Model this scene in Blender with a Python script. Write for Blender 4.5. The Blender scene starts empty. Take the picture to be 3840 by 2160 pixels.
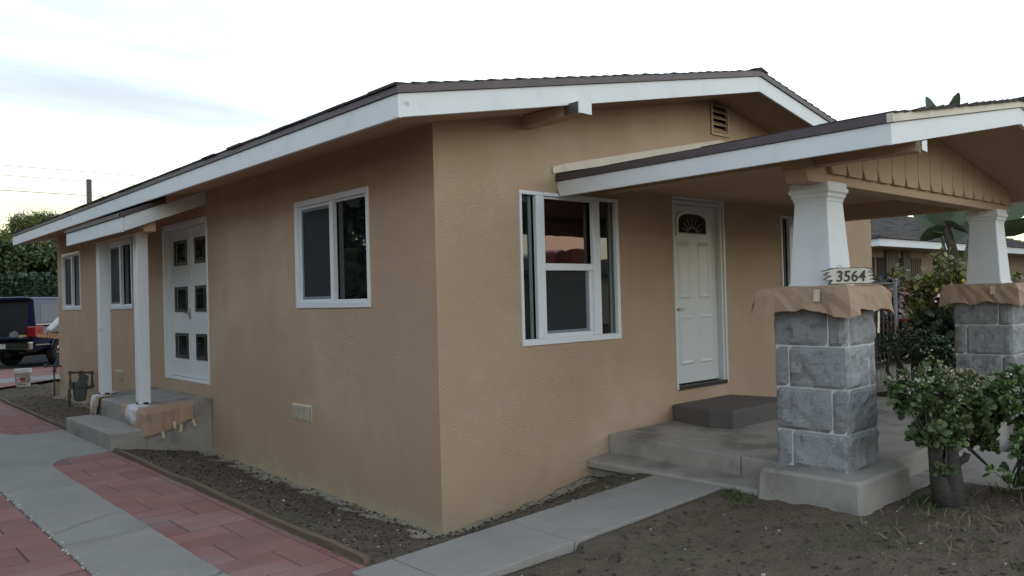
import bpy, bmesh, math, random
import numpy as np
from mathutils import Vector, Matrix, noise as mnoise
R = math.radians
random.seed(7)
rng = np.random.default_rng(11)
scene = bpy.context.scene
col = scene.collection

# ------------------------------------------------------------------ camera
YAW, PITCH, ROLL = R(41.89723), R(0.69552), R(-1.48037)
F = Vector((math.sin(YAW)*math.cos(PITCH), math.cos(YAW)*math.cos(PITCH), math.sin(PITCH)))
Rv = F.cross(Vector((0, 0, 1))).normalized()
U = Rv.cross(F)
R2 = Rv*math.cos(ROLL) + U*math.sin(ROLL)
U2 = U*math.cos(ROLL) - Rv*math.sin(ROLL)
cd = bpy.data.cameras.new('camera')
cam = bpy.data.objects.new('camera', cd)
col.objects.link(cam)
m = Matrix((R2, U2, -F)).transposed().to_4x4()
m.translation = Vector((-3.84737, -5.20543, 1.79265))
cam.matrix_world = m
cd.sensor_width = 36.0
cd.lens = 36.0*2975.09/3840.0
cd.clip_start = 0.05
cd.clip_end = 2000
scene.camera = cam

# ------------------------------------------------------------------ sky and sun
SUN_EL, SUN_AZ = R(9), math.atan2(0.62, -0.78)      # azimuth measured from +Y towards +X
w = bpy.data.worlds.new('World'); scene.world = w; w.use_nodes = True
nt = w.node_tree; nt.nodes.clear()
def N(t, **k):
    n = nt.nodes.new(t)
    for a, b in k.items(): setattr(n, a, b)
    return n
L = lambda a, b: nt.links.new(a, b)
out = N('ShaderNodeOutputWorld'); bg = N('ShaderNodeBackground'); bg.inputs[1].default_value = 0.1
sky = N('ShaderNodeTexSky', sky_type='NISHITA', sun_disc=False)
sky.sun_elevation = SUN_EL; sky.sun_rotation = SUN_AZ; sky.air_density = 1.2; sky.dust_density = 1.5
tc = N('ShaderNodeTexCoord'); sep = N('ShaderNodeSeparateXYZ'); L(tc.outputs['Generated'], sep.inputs[0])
def M(op, a, b=None, c=None):
    n = N('ShaderNodeMath', operation=op)
    for i, v in enumerate((a, b, c)):
        if v is None: continue
        if isinstance(v, (int, float)): n.inputs[i].default_value = v
        else: L(v, n.inputs[i])
    return n.outputs[0]
def sstep(v, a, b):
    n = N('ShaderNodeMapRange', interpolation_type='SMOOTHSTEP')
    L(v, n.inputs[0]); n.inputs[1].default_value = a; n.inputs[2].default_value = b
    return n.outputs[0]
zc = M('ADD', M('MAXIMUM', sep.outputs[2], 0.0), 0.16)
comb = N('ShaderNodeCombineXYZ')
L(M('DIVIDE', sep.outputs[0], zc), comb.inputs[0]); L(M('DIVIDE', sep.outputs[1], zc), comb.inputs[1])
mp = N('ShaderNodeMapping'); L(comb.outputs[0], mp.inputs[0])
mp.inputs['Rotation'].default_value = (0, 0, R(-25)); mp.inputs['Scale'].default_value = (0.32, 1.15, 1)
nz = N('ShaderNodeTexNoise'); L(mp.outputs[0], nz.inputs['Vector'])
nz.inputs['Scale'].default_value = 1.25; nz.inputs['Detail'].default_value = 7; nz.inputs['Roughness'].default_value = 0.56; nz.inputs['Distortion'].default_value = 0.5
# veil of cloud: thick near the horizon, thinner overhead, with blue-grey gaps on the far left of the view
low = M('SUBTRACT', 1.0, sstep(sep.outputs[2], 0.22, 0.85))
dl = M('ADD', M('MULTIPLY', sep.outputs[0], math.sin(R(8))), M('MULTIPLY', sep.outputs[1], math.cos(R(8))))
leftm = sstep(dl, 0.76, 0.98)
gap = M('SUBTRACT', sstep(M('ADD', nz.outputs['Fac'], M('MULTIPLY', leftm, 0.12)), 0.46, 0.80), M('MULTIPLY', M('SUBTRACT', 1.0, leftm), 0.9))
gap = M('MAXIMUM', gap, 0.0)
horiz = sstep(sep.outputs[2], 0.02, 0.13)
cc = N('ShaderNodeMix', data_type='RGBA')       # white cloud <-> blue grey gap
L(M('MULTIPLY', gap, M('ADD', 0.35, M('MULTIPLY', horiz, 0.6))), cc.inputs[0])
cc.inputs[6].default_value = (9.6, 11.3, 13.0, 1); cc.inputs[7].default_value = (4.55, 5.3, 5.8, 1)
wc = N('ShaderNodeMix', data_type='RGBA')       # pale yellow low on the horizon
L(M('MULTIPLY', M('SUBTRACT', 1.0, sstep(sep.outputs[2], 0.03, 0.26)), 0.85), wc.inputs[0])
L(cc.outputs[2], wc.inputs[6]); wc.inputs[7].default_value = (9.4, 8.8, 4.6, 1)
fin = N('ShaderNodeMix', data_type='RGBA')
L(M('ADD', 0.30, M('MULTIPLY', low, 0.70)), fin.inputs[0]); L(sky.outputs[0], fin.inputs[6]); L(wc.outputs[2], fin.inputs[7])
glow = N('ShaderNodeMix', data_type='RGBA'); glow.blend_type = 'ADD'
dsun = M('ADD', M('MULTIPLY', sep.outputs[0], math.sin(SUN_AZ)), M('MULTIPLY', sep.outputs[1], math.cos(SUN_AZ)))
L(M('MULTIPLY', sstep(dsun, 0.35, 1.0), M('SUBTRACT', 1.0, sstep(sep.outputs[2], 0.1, 0.6))), glow.inputs[0])
L(fin.outputs[2], glow.inputs[6]); glow.inputs[7].default_value = (4.5, 4.0, 3.2, 1)
L(glow.outputs[2], bg.inputs[0]); L(bg.outputs[0], out.inputs[0])

sd = bpy.data.lights.new('sun', 'SUN'); sun = bpy.data.objects.new('sun', sd); col.objects.link(sun)
sd.energy = 0.2; sd.angle = R(60); sd.color = (1.0, 0.92, 0.82)
sv = Vector((math.sin(SUN_AZ)*math.cos(SUN_EL), math.cos(SUN_AZ)*math.cos(SUN_EL), math.sin(SUN_EL)))
sun.rotation_euler = sv.to_track_quat('Z', 'Y').to_euler()
sun.location = (10, -20, 20)
scene.view_settings.view_transform = 'Standard'; scene.view_settings.look = 'None'
scene.view_settings.exposure = 0.62; scene.view_settings.gamma = 1.0
scene.render.engine = 'CYCLES'
scene.render.resolution_x, scene.render.resolution_y = 1024, 576

# ------------------------------------------------------------------ helpers
origin = {}
def link_props(o, label=None, cat=None, group=None, kind=None):
    if label: o['label'] = label
    if cat: o['category'] = cat
    if group: o['group'] = group
    if kind: o['kind'] = kind
    return o
def thing(name, loc, label, cat, group=None):
    o = bpy.data.objects.new(name, None); col.objects.link(o); o.location = loc
    o.empty_display_size = 0.2
    origin[o.name] = Vector(loc)
    return link_props(o, label, cat, group)
class MB:
    """collects faces in world coordinates"""
    def __init__(s): s.v = []; s.f = []; s.mi = []; s.cur = 0
    def add(s, vs, fs):
        b = len(s.v); s.v.extend([tuple(p) for p in vs])
        for f in fs: s.f.append(tuple(i+b for i in f)); s.mi.append(s.cur)
    def quad(s, a, b, c, d): s.add([a, b, c, d], [(0, 1, 2, 3)])
    def box(s, x0, x1, y0, y1, z0, z1):
        v = [(x, y, z) for z in (z0, z1) for y in (y0, y1) for x in (x0, x1)]
        s.add(v, [(0, 2, 3, 1), (4, 5, 7, 6), (0, 1, 5, 4), (2, 6, 7, 3), (0, 4, 6, 2), (1, 3, 7, 5)])
    def cbox(s, x0, x1, y0, y1, z0, z1, c=0.005):
        s.prism([(x0+c, y0), (x1-c, y0), (x1, y0+c), (x1, y1-c), (x1-c, y1), (x0+c, y1), (x0, y1-c), (x0, y0+c)], 'z', z0, z1)
    def prism(s, poly, ax, a, b):
        def P(p, t):
            if ax == 'z': return (p[0], p[1], t)
            if ax == 'y': return (p[0], t, p[1])
            return (t, p[0], p[1])
        n = len(poly)
        ar = sum(poly[i][0]*poly[(i+1) % n][1]-poly[(i+1) % n][0]*poly[i][1] for i in range(n))
        pl = list(poly) if ar > 0 else list(poly)[::-1]
        if ax == 'y': pl = pl[::-1]
        v = [P(p, a) for p in pl]+[P(p, b) for p in pl]
        f = [tuple(range(n))[::-1], tuple(range(n, 2*n))]+[(i, (i+1) % n, n+(i+1) % n, n+i) for i in range(n)]
        s.add(v, f)
    def bar(s, p, q, wd, h, up=(0, 0, 1)):
        p, q = Vector(p), Vector(q); d = (q-p).normalized(); u = Vector(up)
        sx = d.cross(u)
        if sx.length < 1e-4: sx = d.cross(Vector((1, 0, 0)))
        sx.normalize(); u = sx.cross(d)
        v = []
        for c in (p, q):
            for a, b in ((-1, -1), (1, -1), (1, 1), (-1, 1)): v.append(c+sx*wd/2*a+u*h/2*b)
        s.add(v, [(3, 2, 1, 0), (4, 5, 6, 7), (0, 1, 5, 4), (1, 2, 6, 5), (2, 3, 7, 6), (3, 0, 4, 7)])
    def tube(s, pts, r, n=8, cap=True):
        pts = [Vector(p) for p in pts]
        rr = r if isinstance(r, (list, tuple)) else [r]*len(pts)
        rings = []; prev = None
        for i, p in enumerate(pts):
            d = (pts[min(i+1, len(pts)-1)]-pts[max(i-1, 0)]).normalized()
            a = prev if prev is not None else (Vector((0, 0, 1)) if abs(d.z) < .9 else Vector((1, 0, 0)))
            x = (a-d*a.dot(d)).normalized(); prev = x; y = d.cross(x)
            rings.append([p+(x*math.cos(2*math.pi*k/n)+y*math.sin(2*math.pi*k/n))*rr[i] for k in range(n)])
        v = [q for rg in rings for q in rg]; f = []
        for i in range(len(pts)-1):
            for k in range(n): f.append((i*n+k, i*n+(k+1) % n, (i+1)*n+(k+1) % n, (i+1)*n+k))
        if cap: f += [tuple(range(n))[::-1], tuple(range((len(pts)-1)*n, len(pts)*n))]
        s.add(v, f)
    def lathe(s, c, prof, n=20, axis='z', cap=True):
        v = []; f = []
        for r, t in prof:
            for k in range(n):
                a = 2*math.pi*k/n; x, y = r*math.cos(a), r*math.sin(a)
                v.append((c[0]+x, c[1]+y, c[2]+t) if axis == 'z' else ((c[0]+x, c[1]+t, c[2]+y) if axis == 'y' else (c[0]+t, c[1]+x, c[2]+y)))
        for i in range(len(prof)-1):
            for k in range(n): f.append((i*n+k, i*n+(k+1) % n, (i+1)*n+(k+1) % n, (i+1)*n+k))
        if cap: f += [tuple(range(n))[::-1], tuple(range((len(prof)-1)*n, len(prof)*n))]
        s.add(v, f)
    def grid(s, P):
        n, mm = len(P), len(P[0]); b = [q for r in P for q in r]
        s.add(b, [(i*mm+j, i*mm+j+1, (i+1)*mm+j+1, (i+1)*mm+j) for i in range(n-1) for j in range(mm-1)])
    def build(s, name, mats, parent=None, smooth=False, bevel=0, fix=True):
        o0 = origin.get(parent.name, Vector((0, 0, 0))) if parent else Vector((0, 0, 0))
        me = bpy.data.meshes.new(name)
        me.from_pydata([(x-o0.x, y-o0.y, z-o0.z) for x, y, z in s.v], [], s.f)
        if not isinstance(mats, (list, tuple)): mats = [mats]
        for mm in mats: me.materials.append(mm)
        if len(mats) > 1: me.polygons.foreach_set('material_index', s.mi)
        if fix:
            bm = bmesh.new(); bm.from_mesh(me); bmesh.ops.recalc_face_normals(bm, faces=bm.faces); bm.to_mesh(me); bm.free()
        if smooth: me.polygons.foreach_set('use_smooth', [True]*len(me.polygons))
        me.update()
        o = bpy.data.objects.new(name, me); col.objects.link(o)
        origin[o.name] = o0.copy()
        if parent: o.parent = parent
        if bevel:
            bv = o.modifiers.new('bevel', 'BEVEL'); bv.width = bevel; bv.segments = 2; bv.limit_method = 'ANGLE'; bv.angle_limit = R(35)
        return o
def structure(o): o['kind'] = 'structure'; return o

def fbm(x, y, seed=0, octv=4, rough=.5):
    x = np.asarray(x, float); y = np.asarray(y, float); tot = 0; amp = 1; norm = 0
    for o in range(octv):
        xi = np.floor(x).astype(np.int64); yi = np.floor(y).astype(np.int64); xf = x-xi; yf = y-yi
        xf = xf*xf*(3-2*xf); yf = yf*yf*(3-2*yf)
        def h(a, b):
            n = (a*374761393+b*668265263+(seed+o)*1442695041) & 0xffffffff
            n = ((n ^ (n >> 13))*1274126177) & 0xffffffff
            return ((n ^ (n >> 16)) & 0xffff)/65535.0
        v = (h(xi, yi)*(1-xf)+h(xi+1, yi)*xf)*(1-yf)+(h(xi, yi+1)*(1-xf)+h(xi+1, yi+1)*xf)*yf
        tot = tot+v*amp; norm += amp; amp *= rough; x = x*2.03+17.1; y = y*2.03+5.7
    return tot/norm-.5

# ------------------------------------------------------------------ materials
def mat(name, colr, rough=.7, var=.12, vs=3., fine=.0, fs=60., bump=0., bs=80., bd=.01, spec=.5, metal=0., island=0.,
        stain=None, bump2=0., bs2=10., scale3=None, ior=None, coat=0., trans=0.):
    mt = bpy.data.materials.new(name); mt.use_nodes = True
    t = mt.node_tree; b = t.nodes['Principled BSDF']
    def nn(ty, **k):
        n = t.nodes.new(ty)
        for a, q in k.items(): setattr(n, a, q)
        return n
    ln = t.links.new
    b.inputs['Roughness'].default_value = rough; b.inputs['Metallic'].default_value = metal
    b.inputs['Specular IOR Level'].default_value = spec
    if ior: b.inputs['IOR'].default_value = ior
    if coat: b.inputs['Coat Weight'].default_value = coat
    if trans: b.inputs['Subsurface Weight'].default_value = 0
    tcn = nn('ShaderNodeTexCoord'); vec = tcn.outputs['Object']
    if scale3:
        mpp = nn('ShaderNodeMapping'); mpp.inputs['Scale'].default_value = scale3; ln(vec, mpp.inputs[0]); vec = mpp.outputs[0]
    def noise(sc, det=4):
        n = nn('ShaderNodeTexNoise'); ln(vec, n.inputs['Vector']); n.inputs['Scale'].default_value = sc; n.inputs['Detail'].default_value = det; n.inputs['Roughness'].default_value = .6
        return n.outputs['Fac']
    def mathn(op, a, q):
        n = nn('ShaderNodeMath', operation=op)
        for i, v in enumerate((a, q)):
            if isinstance(v, (int, float)): n.inputs[i].default_value = v
            else: ln(v, n.inputs[i])
        return n.outputs[0]
    val = None
    if var: val = mathn('MULTIPLY', mathn('SUBTRACT', noise(vs), .5), var*4)
    if fine:
        f = mathn('MULTIPLY', mathn('SUBTRACT', noise(fs, 3), .5), fine*4)
        val = f if val is None else mathn('ADD', val, f)
    if island:
        g = nn('ShaderNodeNewGeometry')
        f = mathn('MULTIPLY', mathn('SUBTRACT', g.outputs['Random Per Island'], .5), island*2)
        val = f if val is None else mathn('ADD', val, f)
    src = None
    rgb = nn('ShaderNodeRGB'); rgb.outputs[0].default_value = (*colr, 1); src = rgb.outputs[0]
    if stain:                                   # (colour, scale, lo, hi, strength)
        for st in (stain if isinstance(stain, list) else [stain]):
            mr = nn('ShaderNodeMapRange', interpolation_type='SMOOTHSTEP')
            ln(noise(st[1], 5), mr.inputs[0]); mr.inputs[1].default_value = st[2]; mr.inputs[2].default_value = st[3]; mr.inputs[4].default_value = st[4]
            mx = nn('ShaderNodeMix', data_type='RGBA'); ln(mr.outputs[0], mx.inputs[0]); ln(src, mx.inputs[6]); mx.inputs[7].default_value = (*st[0], 1); src = mx.outputs[2]
    if val is not None:
        hs = nn('ShaderNodeHueSaturation'); ln(src, hs.inputs['Color']); ln(mathn('MAXIMUM', mathn('ADD', val, 1.0), .05), hs.inputs['Value']); src = hs.outputs[0]
    ln(src, b.inputs['Base Color'])
    if bump or bump2:
        hgt = mathn('MULTIPLY', noise(bs, 3), bump)
        if bump2: hgt = mathn('ADD', hgt, mathn('MULTIPLY', noise(bs2, 4), bump2))
        bp = nn('ShaderNodeBump'); bp.inputs['Strength'].default_value = 1.0; bp.inputs['Distance'].default_value = bd
        ln(hgt, bp.inputs['Height']); ln(bp.outputs[0], b.inputs['Normal'])
    return mt

stucco = mat('stucco', (.635, .455, .305), .92, .085, .8, .12, 120, 2.4, 105, .011, spec=.2, bump2=.5, bs2=34,
             stain=[((.70, .54, .40), 0.8, .50, .72, .55), ((.53, .36, .23), 1.5, .52, .74, .45), ((.58, .45, .36), 3.1, .56, .72, .55)])
white = mat('white_paint', (.70, .71, .72), .55, .03, 2.5, .015, 40, .25, 30, .004, spec=.4, stain=[((.60, .61, .62), 3.0, .56, .72, .5), ((.30, .27, .24), 6.5, .665, .72, .6)])
whiteclean = mat('white_door_paint', (.70, .70, .69), .32, .015, 2, spec=.5, bump=.08, bs=12, bd=.003)
shaded_doorpaint = mat('porch_shaded_door_paint', (.62, .62, .61), .32, .015, 2, spec=.5, bump=.08, bs=12, bd=.003)  # front door white, darkened in the colour to stand for porch shade
stopm = mat('grey_green_stop', (.15, .18, .17), .4, 0)
vinyl = mat('white_vinyl', (.72, .73, .75), .35, .01, 3, spec=.5)
creamtrim = mat('cream_trim', (.62, .56, .45), .6, .06, 4, spec=.35, stain=((.5, .42, .32), 5, .55, .7, .5))
browntrim = mat('dark_brown_trim', (.082, .062, .066), .5, .1, 3, spec=.4, stain=((.14, .11, .11), 6, .55, .75, .6))
tanpaint = mat('tan_paint', (.46, .335, .215), .75, .06, 2, .02, 50, spec=.3, bump=.3, bs=25, bd=.004)
soffitm = mat('tan_soffit', (.47, .32, .225), .85, .08, 3, spec=.2, bump=.4, bs=20, bd=.004, scale3=(1, 6, 6))
shingle = mat('asphalt_shingle', (.055, .047, .042), .95, .15, 2, .2, 150, island=.28, bump=1, bs=160, bd=.006, spec=.2)
darkglass = mat('window_glass', (.006, .008, .008), .012, 0, spec=.5, ior=1.75, bump=.5, bs=.9, bd=.003)
rosyglass = mat('rosy_coated_glass', (.008, .007, .007), .012, 0, spec=.5, ior=1.85, bump=.5, bs=1.1, bd=.006)
rosyglass.node_tree.nodes['Principled BSDF'].inputs['Specular Tint'].default_value = (1, .60, .58, 1)
screenm = mat('insect_screen', (.020, .021, .024), .55, 0, spec=.25, bump=.5, bs=400, bd=.002)
greyframe = mat('grey_screen_frame', (.20, .21, .24), .5, 0)
bronze = mat('dark_bronze', (.03, .027, .024), .4, .05, 5)
metal = mat('satin_metal', (.55, .54, .52), .3, 0, metal=1.)
blackm = mat('black_gap', (.012, .012, .012), .8, 0)
concrete = mat('concrete', (.298, .278, .254), .9, .11, 2.1, .14, 110, .9, 90, .005, spec=.25, bump2=.6, bs2=8,
               stain=[((.20, .193, .182), 1.3, .55, .72, .45), ((.34, .33, .315), 3.3, .60, .78, .5), ((.12, .112, .105), 14, .69, .77, .6)])
conc_old = mat('old_concrete', (.325, .300, .27), .92, .17, 2.6, .12, 90, 1.0, 60, .006, spec=.2, bump2=.8, bs2=9,
               stain=[((.15, .138, .125), 1.6, .50, .68, .7), ((.11, .10, .092), 11, .66, .76, .6), ((.38, .36, .33), 5, .64, .75, .5)])
conc_dark = mat('dark_concrete', (.125, .112, .104), .85, .10, 3, .10, 90, .8, 60, .004, spec=.25, stain=((.15, .135, .12), 4, .6, .75, .5))
mortar = mat('mortar', (.56, .55, .52), .9, .1, 9, spec=.2, bump=.5, bs=70, bd=.004)
granite = mat('granite', (.285, .285, .290), .8, .12, 4, .38, 150, 1.0, 60, .007, island=.10, spec=.35, bump2=1.6, bs2=16,
              stain=[((.15, .152, .162), 9, .52, .66, .6), ((.34, .335, .325), 30, .62, .72, .55)])
dirt = mat('dirt', (.138, .108, .083), .97, .14, 1.6, .17, 55, 1.1, 45, .020, spec=.12, bump2=1.5, bs2=12,
           stain=[((.155, .132, .110), 2.2, .55, .72, .6), ((.072, .060, .050), 6, .55, .70, .6), ((.21, .19, .165), 38, .67, .73, .4), ((.090, .095, .055), .9, .53, .68, .55)])
brickm = mat('red_brick', (.29, .140, .128), .9, .10, 2, .10, 110, .7, 90, .004, island=.13, spec=.25, bump2=.4, bs2=10,
             stain=[((.27, .20, .185), 1.3, .46, .70, .7), ((.38, .32, .30), 9, .66, .78, .5)])
woodw = mat('weathered_wood', (.17, .125, .09), .9, .15, 5, .12, 60, .8, 40, .004, scale3=(6, 1, 6), spec=.2)
kraft = mat('kraft_paper', (.37, .26, .175), .75, .08, 5, .04, 60, .5, 12, .006, spec=.25, bump2=.35, bs2=6)
tape = mat('masking_tape', (.55, .47, .33), .6, .05, 10)
gasm = mat('gas_meter_grey', (.085, .092, .095), .55, .15, 9, spec=.4, bump=.4, bs=60, bd=.003, stain=((.14, .10, .075), 12, .58, .7, .6))
pipem = mat('rusty_pipe', (.075, .068, .062), .6, .2, 14, stain=((.13, .075, .05), 18, .52, .65, .7))
asphalt = mat('asphalt', (.055, .055, .057), .95, .14, 2, .2, 90, 1, 70, .01, spec=.2)
bluepaint = mat('dark_blue_car_paint', (.010, .014, .040), .16, 0, spec=.45, coat=.15)
blackpl = mat('black_plastic', (.015, .015, .016), .6, 0)
chrome = mat('chrome', (.62, .60, .60), .12, 0, metal=1.)
rubber = mat('tyre_rubber', (.018, .018, .018), .85, .1, 20)
redlens = mat('red_lens', (.26, .012, .018), .15, 0, spec=.6)
skin = mat('skin', (.36, .20, .14), .55, .03, 10)
shirtm = mat('white_shirt', (.66, .68, .74), .85, .05, 8, bump=.6, bs=9, bd=.02)
jeansm = mat('blue_jeans', (.035, .05, .095), .85, .1, 10)
shoem = mat('dark_shoe', (.02, .02, .022), .6, 0)
hairm = mat('dark_hair', (.015, .012, .01), .6, 0)
boardm = mat('raw_pine', (.42, .23, .12), .7, .1, 8, scale3=(1, 8, 8))
plasticw = mat('white_bucket_plastic', (.70, .70, .66), .4, .03, 6)
redlab = mat('red_label', (.40, .03, .04), .5, 0)
bark = mat('bark', (.095, .075, .058), .95, .2, 6, .1, 50, 1.2, 30, .02, spec=.15)
barkgrey = mat('grey_bark', (.085, .077, .068), .95, .2, 8, .12, 60, 1.2, 25, .015, spec=.15, scale3=(1, 1, 3))
leafj = mat('jade_leaf', (.088, .122, .048), .38, .0, island=.55, spec=.4, stain=((.15, .145, .055), 3., .48, .68, .75))
leafj2 = mat('jade_leaf_bright', (.10, .155, .048), .35, .0, island=.4, spec=.45)
flowerm = mat('pale_pink_flower', (.58, .48, .45), .7, .0, island=.3, stain=((.34, .22, .13), 6, .45, .6, .8))
leaflem = mat('lemon_leaf', (.17, .185, .06), .5, .0, island=.5, spec=.4, stain=((.32, .27, .07), 2.2, .48, .64, .75))
leafdk = mat('dark_leaf', (.034, .050, .028), .5, .0, island=.55, spec=.4, stain=((.07, .085, .045), 1.5, .5, .7, .6))
leafol = mat('olive_leaf', (.058, .078, .030), .5, .0, island=.5, spec=.3, stain=((.10, .11, .05), 1.2, .5, .7, .6))
leafgr = mat('shrub_leaf', (.055, .085, .050), .45, .0, island=.45, spec=.4)
leaftr = mat('feathery_leaf', (.10, .125, .035), .6, .0, island=.45, spec=.2, stain=((.22, .20, .06), .5, .5, .7, .6))
leafivy = mat('ivy_leaf', (.032, .058, .030), .45, .0, island=.55, spec=.4)
leafbird = mat('bird_of_paradise_leaf', (.066, .088, .044), .6, .15, 3, .1, 30, .4, 25, .02, spec=.45)
lemonm = mat('lemon_skin', (.50, .38, .06), .45, .05, 10)
grassm = mat('grass_blade', (.055, .082, .025), .7, .0, island=.5, spec=.2)
strawm = mat('dry_straw', (.17, .14, .095), .85, .0, island=.4, spec=.15)
chipm = mat('pale_chip', (.40, .37, .33), .8, .0, island=.6)
darkchip = mat('dark_mulch', (.062, .050, .040), .9, .0, island=.7)
galv = mat('galvanised_wire', (.40, .41, .42), .5, .05, 10, metal=.3)
lawnm = mat('dry_lawn', (.085, .085, .042), .95, .2, 2, .2, 60, 1, 50, .02, spec=.1)
neiwall = mat('neighbour_tan_wall', (.30, .22, .15), .9, .08, 2, bump=.8, bs=80, bd=.006, spec=.2)
neiroof = mat('grey_shingle', (.105, .098, .098), .95, .12, 1, .15, 120, island=.22, spec=.2)
cream = mat('cream_stucco', (.60, .56, .48), .9, .04, 1, spec=.2)
redcar = mat('red_car_paint', (.20, .016, .026), .2, 0, coat=.6)
pinkw = mat('salmon_stucco', (.55, .30, .27), .9, .05, 1, spec=.2)
signm = mat('sign_cream', (.52, .49, .41), .6, .05, 12)
signd = mat('sign_dark', (.035, .033, .03), .6, 0)

# overspray on the dirt close to the wall: pale cream and grey patches along the foot of the stucco (position, not light)
def add_overspray(mt, house_x, house_y):
    t = mt.node_tree; b = t.nodes['Principled BSDF']
    src = b.inputs['Base Color'].links[0].from_socket
    def nn(ty, **k):
        n = t.nodes.new(ty)
        for a, q in k.items(): setattr(n, a, q)
        return n
    def mm(op, a, q):
        n = nn('ShaderNodeMath', operation=op)
        for i, v in enumerate((a, q)):
            if isinstance(v, (int, float)): n.inputs[i].default_value = v
            else: t.links.new(v, n.inputs[i])
        return n.outputs[0]
    tcn = nn('ShaderNodeTexCoord'); sp = nn('ShaderNodeSeparateXYZ'); t.links.new(tcn.outputs['Object'], sp.inputs[0])
    dx = mm('MAXIMUM', mm('MULTIPLY', sp.outputs[0], -1.0), 0.0); dy = mm('MAXIMUM', mm('MULTIPLY', sp.outputs[1], -1.0), 0.0)
    d = mm('ADD', mm('SQRT', mm('ADD', mm('MULTIPLY', dx, dx), mm('MULTIPLY', dy, dy)), 0.0), mm('MAXIMUM', mm('SUBTRACT', sp.outputs[1], 12.5), 0.0))
    nz = nn('ShaderNodeTexNoise'); nz.inputs['Scale'].default_value = 4.5; nz.inputs['Detail'].default_value = 6; t.links.new(tcn.outputs['Object'], nz.inputs['Vector'])
    v = mm('SUBTRACT', d, mm('MULTIPLY', mm('SUBTRACT', nz.outputs['Fac'], .42), .75))
    mr = nn('ShaderNodeMapRange', interpolation_type='SMOOTHSTEP'); t.links.new(v, mr.inputs[0])
    mr.inputs[1].default_value = .17; mr.inputs[2].default_value = .05; mr.inputs[3].default_value = 0; mr.inputs[4].default_value = .8
    mx = nn('ShaderNodeMix', data_type='RGBA'); t.links.new(mr.outputs[0], mx.inputs[0]); t.links.new(src, mx.inputs[6]); mx.inputs[7].default_value = (.44, .40, .32, 1)
    t.links.new(mx.outputs[2], b.inputs['Base Color'])
add_overspray(dirt, 0, 0)
def foot_band(mt):
    t = mt.node_tree; b = t.nodes['Principled BSDF']; src = b.inputs['Base Color'].links[0].from_socket
    tcn = t.nodes.new('ShaderNodeTexCoord'); sp = t.nodes.new('ShaderNodeSeparateXYZ'); t.links.new(tcn.outputs['Object'], sp.inputs[0])
    nz_ = t.nodes.new('ShaderNodeTexNoise'); nz_.inputs['Scale'].default_value = 3.2; nz_.inputs['Detail'].default_value = 5; t.links.new(tcn.outputs['Object'], nz_.inputs['Vector'])
    ma = t.nodes.new('ShaderNodeMath'); ma.operation = 'MULTIPLY_ADD'; t.links.new(nz_.outputs['Fac'], ma.inputs[0]); ma.inputs[1].default_value = -.35; t.links.new(sp.outputs[2], ma.inputs[2])
    mr = t.nodes.new('ShaderNodeMapRange'); mr.interpolation_type = 'SMOOTHSTEP'; t.links.new(ma.outputs[0], mr.inputs[0]); mr.inputs[1].default_value = -.12; mr.inputs[2].default_value = -.24; mr.inputs[4].default_value = .6
    mx = t.nodes.new('ShaderNodeMix'); mx.data_type = 'RGBA'; t.links.new(mr.outputs[0], mx.inputs[0]); t.links.new(src, mx.inputs[6]); mx.inputs[7].default_value = (.68, .56, .38, 1)
    t.links.new(mx.outputs[2], b.inputs['Base Color'])
foot_band(stucco)

# ------------------------------------------------------------------ ground
def zd(y): return .10+.005*np.clip(y, 0, 22)
def gz(x, y):
    x = np.asarray(x, float); y = np.asarray(y, float)
    zf = np.clip(.1+.033*(x+1.3), .08, .20)+.10*np.clip((x-5.5)/2.5, 0, 1)+.04*np.clip((-y-2.7)/3, 0, 1)*np.clip((x+1)/2, 0, 1)
    outer = np.where(x < 0, zd(y), zf)
    zw = np.interp(y, [0, 2.4, 4.6, 5, 7, 12.6, 14], [-.10, -.09, -.04, .0, .08, .09, .17])
    zwf = np.interp(x, [0, 1, 1.75, 2.2, 6.3, 8.5], [-.10, -.04, .09, .15, .2, .3])
    inner = np.where(y > 0, zw, np.where(x > 0, zwf, -.10))
    dn = np.sqrt((np.maximum(-x, 0)/1.12)**2+(np.maximum(-y, 0)/.80)**2)
    t = 1-np.clip(dn, 0, 1); t = t*t*(3-2*t)
    t = np.where(y > 13, t*np.clip(1-(y-13), 0, 1), t)
    z = outer*(1-t)+inner*t
    far = np.clip((np.hypot(x-1, y-4)-22)/20, 0, 1)
    return z*(1-far)+.15*far
def axis(segs):
    a = [segs[0][0]]
    for s0, s1, st in segs:
        n = max(1, int(round((s1-s0)/st))); a += list(np.linspace(s0, s1, n+1)[1:])
    return np.array(a)
gx = axis([(-300, -20, 70), (-20, -3, 4), (-3, -1.3, .4), (-1.3, 3.4, .04), (3.4, 9, .3), (9, 30, 3), (30, 300, 60)])
gy = axis([(-300, -30, 70), (-30, -5, 5), (-5, 1.2, .04), (1.2, 5, .06), (5, 14, .12), (14, 30, 2), (30, 300, 60)])
GX, GY = np.meshgrid(gx, gy, indexing='ij')
GZ = gz(GX, GY)
near = ((GX > -1.25) & (GX < 3.4) & (GY > -5) & (GY < 14)).astype(float)
near = near*np.clip(np.maximum(np.maximum(np.abs(GX-.2)-1.52, np.abs(GY+1.165)-.335), 0)/.22, .12, 1)
GZ = GZ+near*(fbm(GX*2.2, GY*2.2, 3, 5, .62)*.055+fbm(GX*13, GY*13, 9, 3)*.034+fbm(GX*27, GY*27, 19, 2)*.014)
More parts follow.
